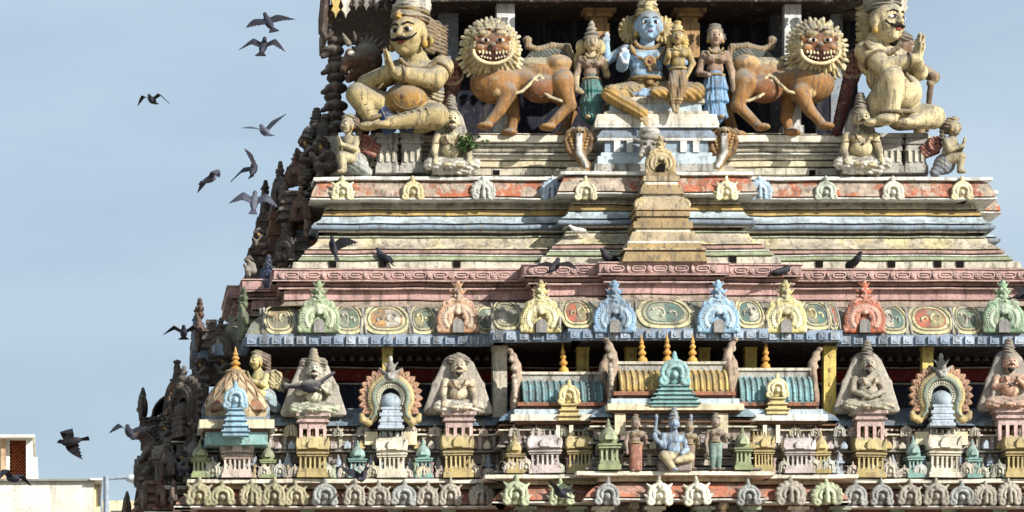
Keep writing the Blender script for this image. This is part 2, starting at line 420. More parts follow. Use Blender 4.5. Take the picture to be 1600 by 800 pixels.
# ---- dentil band C, pink mouldings
CB = band('medallion_band', PC, yC, 439, 421, .02, .02, PINK)
band('pink_recess', PC, yC, 443, 439, -.03, -.03, paint('#8a5a52', .5, .2), 'flat')
band('pink_moulding', PC, yC, 449, 443, -.10, -.03, PINK, 'cav'); band('pink_moulding', PC, yC, 453.5, 449, -.06, -.06, LPINK, 'round')
band('pink_wall', PC, yC, 471, 453.5, -.15, -.15, PINK, 'flat'); band('pink_slope', PC, yC, 482, 471, -.02, -.15, paint('#b09a86', .55, .3), 'cav')
band('medallion_band_edge', PC, yC, 422.5, 419.5, .045, .045, LPINK, 'round'); band('medallion_band_edge', PC, yC, 440.5, 437.5, .045, .045, LPINK, 'round')
# rosettes and ovals along the band, each a piece
rb = MB(); rb.lathe([(.052,.0),(.056,.012),(.046,.022),(.036,.012),(.022,.014),(.012,.026),(.001,.028)], 14); 
for k in range(6):
    a = k*math.pi/3; rb.ball((.029*math.cos(a), .029*math.sin(a), .014), .013, 6, 4)
ROS = rb.mesh('rosette')
def ringring(w_, h_, t_, d_, n=24):
    v = []; f = []
    for s_, (aw, ah, z) in enumerate(((w_, h_, 0), (w_-.004, h_-.004, d_), (w_-t_, h_-t_, d_), (w_-t_-.003, h_-t_-.003, 0))):
        for i in range(n):
            a = 2*math.pi*i/n; c, s = math.cos(a), math.sin(a); q = .55
            v.append((aw*math.copysign(abs(c)**q, c), ah*math.copysign(abs(s)**.8, s), z))
    for s_ in range(3):
        for i in range(n): j = (i+1) % n; f.append((s_*n+i, s_*n+j, (s_+1)*n+j, (s_+1)*n+i))
    return v, f
ovb = MB(); ovb.add(*ringring(.11, .05, .017, .018)); ovb.tube([(-.06,0,.008),(.06,0,.008)], .012, 6)
OVA = ovb.mesh('oval')
bayC = [(434, 818, yC-.022), (824, 936, yC-.442), (942, 1130, yC-.602), (1136, 1251, yC-.442), (1256, 1640, yC-.022)]
zc = zz(430, yC)
for a, b, yy in bayC:
    x, xe = wx(a, yy)+.06, wx(b, yy); i = 0
    while x < xe:
        if i % 2 == 0: ob('rosette', ROS, LPINK, CB, (x, yy, zc), (R(90), 0, random.random()), INV and (1,1,1))
        else: ob('oval', OVA, LPINK, CB, (x, yy, zc), (R(90), 0, 0))
        x += .165; i += 1
for yi, a0 in enumerate(np.arange(yC+.2, yC+5.0, .33)):     # and round the left side
    xl = PC[0][0]-.022 - (.6 if abs(a0-(yC+2.6)) < 1.1 else .45 if abs(a0-(yC+2.6)) < 1.7 else 0)
    ob('rosette', ROS, LPINK, CB, (xl, a0, zc), (R(90), 0, R(-90))); ob('oval', OVA, LPINK, CB, (xl, a0+.165, zc), (R(90), 0, R(-90)))
# ---- the big painted roll cornice D with its blue dentil fascia
zD0, zD1 = zz(523, yD), zz(480.5, yD+.4)
DPROF = [(-.02+(-.40)*(t**1.35*.8+.2*t)+.045*math.sin(t*math.pi), zD0+(zD1-zD0)*t) for t in [i/10 for i in range(11)]]
DR = sweep('roll_cornice', PD, [(-1.2, zD0)]+DPROF+[(-.9, zD1)], KHAKI, label='khaki roll cornice painted with cream-edged panels')
DF_ = sweep('blue_fascia', PD, [(-.06, zz(541, yD)), (-.01, zz(541, yD)), (0, zz(540.4, yD)), (0, zD0+.004), (-.01, zD0+.006), (-.5, zD0+.006)], FBLUE, label='blue fascia of square dentils')
sweep('soffit', PD, [(-1.45, zz(538.5, yD)), (-.05, zz(538.5, yD)), (-.05, zz(537, yD))], paint('#3a2a24', .6, .2))  # dark colour painted in for the shade under the fascia
den = MB(); den.prism([(-.072,-.062),(.072,-.062),(.072,.062),(-.072,.062)], -.03, .01, .008); den.box(-.03,.03,-.042,-.02,-.028,.012)
den.box(-.072,-.05,-.042,-.02,-.06,.06); DEN = den.mesh('dentil', 25)
zf = (zz(541, yD)+zD0)/2
bayD = [(384, 766, yD), (768, 887, yD-.42), (889, 1198, yD-.58), (1200, 1310, yD-.42), (1312, 1694, yD)]
for a, b, yy in bayD:
    xa, xe = wx(a, yy)+.09, wx(b, yy)-.05; n = int((xe-xa)/.182)
    for i in range(n+1): ob('dentil', DEN, FBL2 if (i*7+int(a)) % 5 in (0, 2) else FBLUE, DF_, (xa+(xe-xa)*i/max(1, n), yy, zf))
def sideD(yv): return .65 if abs(yv-(yD+2.6)) < 1.1 else .45 if abs(yv-(yD+2.6)) < 1.7 else 0
for yv in np.arange(yD+.15, yD+5.0, .19): ob('dentil', DEN, FBLUE, DF_, (PD[0][0]-sideD(yv), yv, zf), (0, 0, R(-90)))
def rollpt(x, t, yy, lift):
    t = min(max(t, 0), 1); i = min(int(t*10), 9); q = t*10-i
    o = DPROF[i][0]*(1-q)+DPROF[i+1][0]*q; z = DPROF[i][1]*(1-q)+DPROF[i+1][1]*q
    return (x, yy-o-lift, z+lift*.5)
def ring_patch(xc, yy, hw, t0, t1, in0, in1, lift, n=26):
    """U shaped ring on the roll's surface between two insets (fractions)"""
    v = []; f = []
    for s_ in (in0, in1):
        for i in range(n):
            a = 2*math.pi*i/n; c, s = math.cos(a), math.sin(a)
            ex = math.copysign(abs(c)**.6, c)*(1-s_); ez = math.copysign(abs(s)**.75, s)*(1-s_)
            wv = 1-.22*max(0, ez)
            v.append(rollpt(xc+hw*ex*wv, (t0+t1)/2+(t1-t0)/2*ez, yy, lift))
    v2 = [(x, y+.03, z-.01) for x, y, z in v]; m = 2*n
    for i in range(n):
        j = (i+1) % n; f.append((i, j, n+j, n+i)); f.append((m+i, m+j, j, i)); f.append((n+i, n+j, m+n+j, m+n+i))
    return mk('painted_ring', v+v2, f, 40)
def disc_patch(xc, yy, hw, t0, t1, ins, lift, n=24, half=0):
    v = [rollpt(xc, (t0+t1)/2, yy, lift)]; f = []
    for rr in (.35, .7, 1):
        for i in range(n):
            a = 2*math.pi*i/n; c, s = math.cos(a), math.sin(a)
            ex = math.copysign(abs(c)**.6, c)*(1-ins)*rr; ez = math.copysign(abs(s)**.75, s)*(1-ins)*rr
            if half < 0: ex = min(ex, .05)
            if half > 0: ex = max(ex, -.05)
            v.append(rollpt(xc+hw*ex*(1-.22*max(0, ez)), (t0+t1)/2+(t1-t0)/2*ez, yy, lift))
    for i in range(n): f.append((0, 1+i, 1+(i+1) % n))
    for r_ in (0, 1):
        for i in range(n): j = (i+1) % n; f.append((1+r_*n+i, 1+(r_+1)*n+i, 1+(r_+1)*n+j, 1+r_*n+j))
    return mk('painted_field', v, f, 60)
CRL = paint('#e0d6a0', .4, .35); OLV = paint('#a39560', .5, .4, h2='#8c8a74'); TEAL = paint('#3f7468', .45, .4); RUST = paint('#c0562c', .4, .4); FORG = paint('#bb8440', .5, .5, h2='#9c9478')
GRN2 = paint('#5c7860', .5, .45)
panels = [(437, yD, 24, FORG), (545, yD, 24, GRN2), (605, yD, 37, FORG), (662, yD, 20, GRN2), (763, yD, 20, GRN2), (793, yD-.42, 22, OLV), (904, yD-.58, 26, RUST), (1041, yD-.58, 44, TEAL),
          (1174, yD-.58, 23, TEAL), (1278, yD-.42, 24, TEAL), (1304, yD-.42, 8, RUST), (1398, yD, 24, TEAL), (1457, yD, 36, RUST), (1514, yD, 22, GRN2), (1622, yD, 30, OLV)]
for i, (px, yy, hw, m2) in enumerate(panels):
    x = wx(px, yy); h = hw*.01*sc(yy); rn = random.uniform
    ob('painted_ring', ring_patch(x, yy, h, .0, 1.12, 0, .14, .02), CRL, DR)
    ob('painted_field', disc_patch(x, yy, h, .03, 1.0, .13, .006), OLV, DR)
    ob('painted_ring', ring_patch(x, yy, h*.78, .14, 1.0, 0, .13, .016), paint('#b9b48c', .45, .35) if i % 2 else CRL, DR)
    ob('painted_field', disc_patch(x, yy, h*.7, .2, .95, .05, .010), m2, DR)
    if hw > 19:                                            # leafy curl over part of the field
        sg = (-1)**i; q0 = rn(.3, .7)
        for (cx_, ct, r0, n_) in ((sg*.18, .5, .30, 11), (-sg*.32, .45, .2, 8)):
            pts = [rollpt(x+h*(cx_+sg*r0*(1-k/n_)*math.cos(k*.5+q0)), ct+r0*.9*(1-k/n_)*math.sin(k*.5+q0), yy, .014) for k in range(n_-1)]
            ob('painted_curl', MB().tube(pts, [.024-.0018*k for k in range(n_-1)], 6).mesh('painted_curl', 60), (CRL, STONE, GREYST)[i % 3], DR)
        ob('painted_field', disc_patch(x, yy, h*.66, .22, .93, .07, .0125, half=sg), (STONE, OLV, paint('#9aa48a', .5, .45))[(i+1) % 3], DR)
    for sd in (-1, 1):
        pts = [rollpt(x+sd*h*(1.14-.2*t), t, yy, .012) for t in (.02,.2,.4,.6,.8,.97)]
        ob('painted_rib', MB().tube(pts, .018, 6).mesh('painted_rib', 60), GREYST, DR)
bd = MB(); bd.ball((0,0,0), .02, 8, 5); BEAD = bd.mesh('bead')
# ---- recess E behind the sages
for b, t, o, m in ((662,602,0,NAVY), (602,598,.03,paint('#c9b8a8', .4)), (598,577,.015,RED), (577,573,.03,paint('#b9a090', .4)), (573,541,0,MAROON)):
    band('recess_wall', PE, yE, b, t, o, o, m, inn=-.4)
cn = MB(); cn.lathe([(.052,-.05),(.04,-.02),(.018,.03),(.006,.06)], 8); CONE = cn.mesh('pendant')
for px in list(range(520, 780, 15))+list(range(1300, 1600, 15)): tp('wall_pendant', CONE, ASH, (wx(px, yE), yE-.03, zz(559, yE)))
def column(px, py0, py1, hw, yy, mat, name='column', dots=0):
    h = zz(py1, yy)-zz(py0, yy); s = sc(yy)*.01; b = MB(); q = hw*s
    b.box(-q, q, -q, q, 0, h); b.box(-q*1.12, q*1.12, -q*1.12, q*1.12, 0, .05); b.box(-q*1.12, q*1.12, -q*1.12, q*1.12, h-.06, h-.004)
    o = tp(name, b.mesh(name, 25), mat, (wx(px, yy), yy, zz(py0, yy)))
    for i in range(dots):
        ob('boss', BEAD, OCH, o, (0, -q-.004, h*(i+.7)/(dots+.4)), (0,0,0), (1.6, .5, 1.9))
    return o
CYEL = paint('#dcc45e', .35, .3)
for px, a, b, hw in ((605, 660, 541.5, 8), (780, 662, 541.5, 11), (910, 660, 541.5, 9), (985, 660, 541.5, 8.5), (1100, 660, 541.5, 8), (1172, 660, 541.5, 9), (1295, 662, 541.5, 9.5), (1448, 660, 541.5, 8.5)):
    column(px, a, b, hw, -.55 if px in (780, 1295) else -.35, STONE if px == 780 else CYEL, 'column', 5 if px != 780 else 0)
# ---- frieze storey F
F_ = band('painted_bed', PF, yF, 667, 638, .06, -.42, BLUEBED, 'bell', inn=-1.15, label='weathered blue-grey rounded bed under the seated sages')
for nm, b, t, o, m, s in (('frieze_recess', 670,667,-.02,BROWN,'flat'), ('beaded_moulding', 675,670,.05,BROWN,'round'), ('frieze_fillet', 678,675,-.02,BROWN,'flat'), ('frieze_fillet', 682,678,.07,CREAM,'round'),
    ('frieze_wall', 703,682,-.02,WALL,'flat'), ('frieze_ledge', 709,703,.09,ASH,'round'), ('frieze_wall', 727,709,-.03,WALL,'flat'), ('frieze_line', 730,727,.02,STONE,'round'),
    ('frieze_wall', 742,730,-.01,WALL,'flat'), ('frieze_base', 748,742,.14,ASH,'round'), ('frieze_ledge', 757,748,.30,CREAM,'flat')):
    band(nm, PF, yF, b, t, o, o, m, s)
for a, b, yy in ((322, 784, yF), (786, 926, yF-.55), (1182, 1316, yF-.55), (1318, 1600, yF)):
    x = wx(a, yy)+.05
    while x < wx(b, yy): tp('moulding_bead', BEAD, STONE, (x, yy-.05, zz(672.5, yy)), (0,0,0), (1.3,1,1)); x += .085
wp = MB(); wp.box(-.025,.025,-.03,.02,0,.2); wp.box(-.035,.035,-.042,.02,.165,.2); wp.box(-.035,.035,-.042,.02,0,.03); WPL = wp.mesh('wall_pilaster', 25)
wq = MB(); wq.prism([(-.045,0),(.045,0),(.05,.05),(.025,.09),(0,.11),(-.025,.09),(-.05,.05)], -.07, .02, .01); WQ = wq.mesh('wall_boss', 35)
for a, b, yy in ((326, 782, yF), (790, 924, yF-.55), (932, 1178, yF-.95), (1186, 1314, yF-.55), (1322, 1640, yF)):
    x = wx(a, yy)+.1; i = 0
    while x < wx(b, yy):
        tp('wall_pilaster', WPL, (STONE, MAUVE, GREYST)[i % 3], (x, yy+.02, zz(703, yy)+.005)); tp('wall_pilaster', WPL, (ASH, STONE)[i % 2], (x+.06, yy+.03, zz(727, yy)), (0,0,0), (1.1,1,.85))
        tp('wall_boss', WQ, (MAUVE, FBL2, GOLD, STONE)[i % 4], (x+.1, yy-.07, zz(703, yy-.09)+.01), (0,0,random.uniform(-.1,.1)), (1.1, 1, random.uniform(.9,1.3))); x += .215; i += 1
# ---- lower roll cornice G
band('lower_cornice_neck', PG, yG, 766, 757, -.22, -.22, YEL, 'flat')
GC = band('lower_cornice', PG, yG, 790, 766, .0, -.26, ORNG, 'bell', label='flaking orange lower cornice lined with horseshoe crests')
band('lower_cornice_edge', PG, yG, 794, 790, .03, .03, WHITE, 'round', inn=-1.1)
# ---- storey H under the frame and the rest of the tower down to the ground
PH = plan(318, yG+.35, [(800, yG-.2), (940, yG-.6)], [(1.7, .4), (1.1, .6)])
sweep('lower_wall', PH, [(0, zz(905, yG)), (0, zz(793, yG))], WALL)
band('lower_beaded_moulding', PH, yG+.35, 800, 796, .1, .1, BROWN, 'round')
NX = (1035, 1076); tp('niche', MB().box(-.21,.21,-.02,.4,-1.0,0).mesh('niche'), DARK, (wx(1056, yG-.6), yG-.605, zz(789, yG-.6)))
for px in (941, 1021, 1098, 1170, 1245, 1310, 820, 900, 395, 480, 616, 700, 1400, 1480, 1560):
    yy = yG-.62 if 925 < px < 1185 else yG-.22 if 790 < px < 1320 else yG+.33
    b = MB(); b.box(-.09,.09,-.1,.05,-1,-.12); b.box(-.14,.14,-.15,.05,-.12,-.075); b.box(-.11,.11,-.12,.05,-.075,-.03); b.box(-.16,.16,-.18,.05,-.03,.02)
    tp('pilaster', b.mesh('pilaster', 25), CREAM if px % 2 else GGREEN, (wx(px, yy), yy, zz(795, yy)))
for i, (zb, zt, gr) in enumerate(((15.5, 19.9, 1.0), (10.5, 15.5, 1.9), (5, 10.5, 2.8), (0, 5, 3.6))):
    pl = plan(275-int(gr*60), yG-gr*.55, [(760-int(gr*20), yG-.6-gr*.6)], [(1.9, .45)], dep=5.2+gr*1.1)
    sweep('storey_wall', pl, [(-.3, zb), (-.45, zt)], WALL); sweep('storey_cornice', pl, [(-.7, zt-.6), (.1, zt-.55), (.12, zt-.4), (-.1, zt), (-1.6, zt+.05)], ORNG)
# ---- top storey: dark hall, columns, eave and vault
PW = plan(640, 2.3, [], [], dep=1.9)
sweep('hall_wall', PW, [(0, zz(212, 2.3)), (0, zz(-110, 2.3))], paint('#15182a', .5, 0))
band('hall_ledge', PW, 2.3, 14, 6, .04, .04, NAVY)
def pier(px, py1, hw, yy, mat):
    h = zz(py1, yy)-zz(210, yy); s = sc(yy)*.01; q = hw*s; b = MB()
    b.box(-q, q, -q*.8, q*.8, .1, h); b.box(-q*1.3, q*1.3, -q*1.1, q*1.1, 0, .12)
    tp('hall_pillar', b.mesh('hall_pillar', 25), mat, (wx(px, yy), yy, zz(210.3, yy)))
GPI = paint('#8f9aa2', .55, .4); WPI = paint('#dcdcd4', .3, .2)
for px, hw, yy, m in ((700, 15, 1.9, GPI), (789, 14, 1.25, WPI), (1237, 13, 1.25, WPI), (1213, 11, 1.9, paint('#55555f', .5, .3)), (1306, 9, 1.9, GPI)):
    pier(px, -100, hw, yy, m)
for px in (935, 1076):                                  # bracket capitals beside the deity
    b = MB(); z = 0
    for hw, h in ((.16,.55),(.13,.10),(.2,.07),(.26,.06),(.2,.08),(.28,.07),(.33,.05),(.18,.5)):
        b.box(-hw, hw, -hw*.7, hw*.7, z, z+h-.003); z += h
    tp('bracket_pillar', b.mesh('bracket_pillar', 25), paint('#b3874a', .5, .35), (wx(px, 1.5), 1.5, zz(92, 1.5)), label='carved golden brown bracket pillar behind the blue seated figure')
PR = plan(606, .95, [], [], dep=3.4)
_w = X0-PR[0][0]; PR = PR[:3]+[PR[3], (PR[0][0], 3.9), (wx(520, 3.9), 3.9), (wx(520, 1.35), 1.35), (PR[0][0], 1.35)]      # a porch on the left end
EV = sweep('eave', PR, [(-1.9, zz(-6, .7)), (.0, zz(-4, .7)), (.04, zz(-12, .7)), (-.1, zz(-30, .7)), (-.5, zz(-55, .7)), (-1.2, zz(-80, .7)), (-2.0, zz(-80, .7))], paint('#4a3b33', .6, .4))
vb = MB(); xs = (PR[0][0]+.5, 2*X0-PR[0][0]-.5); zb_ = zz(-79, 3); v = []; f = []
for i in range(17):
    a = math.pi*i/16; r1 = 2.7
    for x in xs: v.append((x, 2.85-1.7*math.cos(a), zb_+3.2*math.sin(a)))
for i in range(16): f.append((2*i, 2*i+1, 2*i+3, 2*i+2))
f += [tuple(2*i for i in range(16, -1, -1)), tuple(2*i+1 for i in range(17))]
tp('barrel_vault', mk('barrel_vault', v, f), BGREY)
pd_ = MB(); pd_.prism([(-.05,0),(-.055,-.06),(-.03,-.13),(-.055,-.17),(-.02,-.21),(0,-.27),(.02,-.21),(.055,-.17),(.03,-.13),(.055,-.06),(.05,0)], -.03, .03, .006)
PEN = pd_.mesh('pendant', 30)
for i, px in enumerate(range(612, 1424, 17)):
    big = px > 1395
    ob('pendant', PEN, (CREAM if i % 2 else GOLD2) if big else (ASH if i % 2 else BGREY), EV, (wx(px, .75), .72, zz(-8 if big else -14, .75)), (0,0,0), (1.25 if big else .95, 1, 1.28 if big else .62))
for i, px in enumerate(range(524, 606, 16)): ob('pendant', PEN, GOLD2 if i == 0 else CREAM if i == 1 else ASH, EV, (wx(px, 1.35), 1.32, zz(-6, 1.35)), (0,0,0), (1.35, 1, 1.35) if i < 2 else (.9,1,.9))
for i in range(14): ob('pendant', PEN, ASH if i % 2 else BROWN, EV, (wx(520, 1.35)-.03, 1.5+i*.17, zz(-6, .9)), (0,0,R(-90)), (1.1,1,1.1))
hk = MB(); hk.tube([(0,0,.5),(-.03,0,.2),(-.06,0,-.1),(-.07,0,-.3),(-.02,0,-.38),(.05,0,-.36),(.06,0,-.28)], [.07,.08,.08,.07,.06,.05,.045], 8)
tp('eave_hook', hk.mesh('eave_hook'), paint('#4a3b33', .6, .4), (wx(511, 1.4), 1.4, zz(22, 1.4)))
# ================================================================ stucco ornaments of the tower
def pr(k, *p, c=0.0): return (k, p, (c, c, c))
def E(c, r, t=0.0, M=None): return ('e', (c, r, M), (t, t, t))
def Cp(a, b, ra, rb=None, t=0.0): return ('c', (a, b, ra, ra if rb is None else rb), (t, t, t))
def Bx(c, h, rd=.5, t=0.0, M=None): return ('b', (c, h, rd, M), (t, t, t))
def To(c, ax, Rr, r, t=0.0): return ('t', (c, ax, Rr, r), (t, t, t))
def arc(cx, cz, rx, rz, a0, a1, n, d=0): return [(cx+rx*math.cos(R(a0+(a1-a0)*i/n)), d, cz+rz*math.sin(R(a0+(a1-a0)*i/n))) for i in range(n+1)]
def chain(pts, rad, t=0.0):
    n = len(pts)-1; o = []
    for i in range(n):
        ra = rad if not hasattr(rad, '__len__') else rad[0]+(rad[1]-rad[0])*i/n; rb_ = rad if not hasattr(rad, '__len__') else rad[0]+(rad[1]-rad[0])*(i+1)/n
        o.append(Cp(pts[i], pts[i+1], ra, rb_, t))
    return o
# ---- large horseshoe crest (local pixels, origin at the middle of its foot, front towards -Y)
def crest_meshes():
    fr = [E((0,4,23), (27,5,22), .1), Bx((-19,1,8), (12,6,8), 3), Bx((19,1,8), (12,6,8), 3)]
    for rx, rz, r, t, d in ((29,26,4.2,.15,-2), (21,19,3.4,.75,-5), (13.5,13,3.2,.3,-4)):
        fr += chain(arc(0, 22, rx, rz, -38, 218, 18, d), r, t)
    for s in (-1, 1):
        fr += chain([(s*24,-3,8),(s*30,-3,4),(s*31,-3,9),(s*27,-3,12),(s*24,-3,9)], 2.8, .5)
        fr += chain(arc(s*9, 48, 5.5, 5, 0, 360, 10, -4), 2.1, .6)
        fr += chain([(s*3,-4,42),(s*10,-5,33),(s*8,-5,24)], [3.2,1.6], .7)
        fr += chain(arc(s*19, 45, 4, 4, 0, 360, 8, -3), 1.8, .4)
    fr += [E((0,-6,33), (5,4,5), .8)]
    frame = sdf_mesh('horseshoe_crest', fr, 1.15, 2.0, attr='tone')
    bb = []
    for p in arc(0, 22, 25.2, 22.6, -34, 214, 26, -5.5): bb.append(E(p, (1.9,1.9,1.9), 1))
    beads = sdf_mesh('bead_row', bb, .8, .3, attr='tone')
    fi = [E((0,1,56), (8,6,7)), E((0,-5,55), (4,3,3.5), .4), E((0,0,66), (9,7,6)), E((0,0,74), (6,5,5)), E((0,0,80), (4,4,4), .3)]
    for s in (-1, 1):
        fi += [E((s*4,-5,68), (2.6,2.4,2.4), .7), Cp((s*7,0,63), (s*14,-1,69), 3, .8), Cp((s*6,0,55), (s*13,-2,59), 2.6, .8), Cp((s*4,0,74), (s*9,0,80), 2.4, .7), E((s*5,-5,58),(2.2,2,2.2),.6), Cp((s*2,-6,50),(s*8,-5,48),2.4,1.4,.3)]
    fi += [E((0,-7,63), (2.5,3,2.5), .5), E((0,-5,60), (5,2.5,1.6), .8)]
    fin = sdf_mesh('crest_face', fi, 1.0, 1.2, attr='tone')
    return frame, beads, fin
CF, CBD, CFN = crest_meshes()
OPN = MB().prism([(-.085,0),(.085,0),(.085,.15),(.05,.2),(0,.215),(-.05,.2),(-.085,.15)], -.055, .02, .004).mesh('arch_opening', 25)
GREYO = paint('#8d8b86', .3, .2)
def crest(px, py, yy, hexa, hexb, rotz=0, loc=None, s=1.0, label=None):
    l = loc or (wx(px, yy), yy, zz(py, yy)); k = s*sc(yy); m = paint(hexa, .5, .25, h2=hexb, attr='tone', soot=.6)
    o = tp('horseshoe_crest', CF, m, l, (0,0,rotz), (k,k,k), label)
    ob('bead_row', CBD, m, o); ob('crest_face', CFN, m, o); ob('arch_opening', OPN, GREYO, o, (0,-.045,0))
    return o
yk = lambda px: (yD-.58 if 889 < px < 1199 else yD-.42 if 768 < px < 1311 else yD)-.02
for px, a, b, nm in ((498,'#93a67c','#d2dab8','pale green'), (715,'#c99a74','#ead2b8','peach'), (845,'#d6c684','#f0e8c0','yellow'), (960,'#84a8c4','#c0d8e6','light blue'),
                 (1122,'#8ab2cc','#cce2ee','light blue'), (1227,'#e0d088','#f6eec6','yellow'), (1350,'#bc6444','#e6b8a4','orange-red'), (1567,'#86a480','#ccdcc2','pale green')):
    crest(px, 521, yk(px), a, b, label=nm+' horseshoe crest with a monster face on the roll cornice')
for yv, a, b in ((yD+.7,'#667254','#8c9676'), (yD+1.7,'#523a32','#74604f'), (yD+2.6,'#4c6080','#7890a8'), (yD+3.6,'#523a32','#74604f')):  # side crests coloured darker to stand in for shade
    crest(0, 0, 0, a, b, R(-90), (PD[0][0]-sideD(yv)-.0, yv, zD0+.02))
# ---- small shell medallions on cornice A and crests on cornice G
def small_crest(v=0):
    fr = [E((0,2,13), (14,4,13), .1), E((0,-3,11), (4,5,4.5), .8), E((0,0,28), (4,4,6)), E((0,0,34), (2.4,2.4,4), .5)]
    fr += chain(arc(0, 13, 14, 13, -45, 225, 14, -2.5), 2.5, .5)+chain(arc(0, 13, 8.5, 8, -30, 210, 10, -4), 2.0, .9)
    for s in (-1, 1): fr += chain(arc(s*12, 4, 4, 3.6, 0, 360, 8, -2.5), 1.9, .4)+[E((s*6,-2,24),(3,3,3),.4)]
    if v == 1:
        fr += [Cp((s*9,-2,20), (s*17,-1,27), 3.2, 1.2, .5) for s in (-1, 1)]+[Cp((s*14,-2,8), (s*20,-1,13), 3, 1.2, .4) for s in (-1, 1)]+[E((0,-5,22),(4,3,4),.6), E((-3,-7,23),(1.3,1.3,1.3),0), E((3,-7,23),(1.3,1.3,1.3),0)]
    if v == 2:
        fr += [E((17*math.cos(R(a)), -1, 13+16*math.sin(R(a))), (3.6,4,3.6), .3) for a in range(-20, 201, 22)]+[Cp((0,-6,4), (0,-6,18), 3.4, 2.2, .5), E((0,-6,21),(3.4,3,3.6),.8)]
    return sdf_mesh('shell_crest', fr, 1.0, 1.4, attr='tone')
SCR = small_crest(); SCRS = [SCR, small_crest(1), small_crest(2)]
def screst(px, py, yy, hexa, hexb, s=1.0, rotz=0, loc=None, tilt=0):
    k = s*sc(yy); m = paint(hexa, .4, .25, h2=hexb, attr='tone', soot=.35)
    return tp('shell_crest', SCRS[(int(px)*7+3) % 3], m, loc or (wx(px, yy), yy, zz(py, yy)), (R(tilt), 0, rotz), (k,k,k))
for px, a, b in ((535,'#e2d59a','#f6f0cc'), (645,'#c4b276','#e6dcb0'), (755,'#b6b8ac','#dcdcd0'), (863,'#9fb9cc','#d6e4ec'), (915,'#e6d8a0','#faf4d4'), (1135,'#ecdca0','#faf4d0'),
                 (1187,'#9cbcd4','#d2e6f0'), (1290,'#b8c4a8','#dce4d0'), (1395,'#d6ccb4','#efe8d6'), (1503,'#ead8a0','#f8f0cc')):
    screst(px, 312, (yA-.42 if 890 < px < 1165 else yA)-.2, a, b, 1.0)
yg = lambda px: (yG-.95 if 915 < px < 1187 else yG-.55 if 772 < px < 1325 else yG)-.03
gl = [310,348,392,427,463,507,553,592,630,667,703,752,805,877,948,1030,1090,1170,1235,1292,1335,1377,1420,1462,1503,1538,1577,1618]
for i, px in enumerate(gl):
    a, b = [('#98906e','#c4bc98'), ('#98907e','#bdb4a6'), ('#8e908a','#b4b6b0')][0 if px < 470 else (1 if px % 3 else 2)]
    if px in (1030, 1090): a, b = '#dcd6b8', '#f4f0dc'
    if px in (805, 877, 1292): a, b = '#a2ac80', '#d2d8b4'
    o = screst(px, 789, yg(px), a, b, 1.18 if 772 < px < 1325 else 1.08); q_ = random.uniform(.9, 1.12); o.scale = (o.scale[0]*q_, o.scale[1]*1.25, o.scale[2]*random.uniform(.93, 1.1)); o.rotation_euler = (R(random.uniform(-3,3)), R(random.uniform(-4,4)), R(random.uniform(-6,6)))
for k in range(9):
    yv = yG+.35+k*.5; o_ = .7 if abs(yv-(yG+2.6)) < 1.2 else .45 if abs(yv-(yG+2.6)) < 1.85 else 0
    screst(0, 0, 0, '#5e5046', '#7c6c5e', 1.15, R(-90), (PG[0][0]-o_-.02, yv, zz(789, yG)))  # dark browns paint the left side's shade into these crests
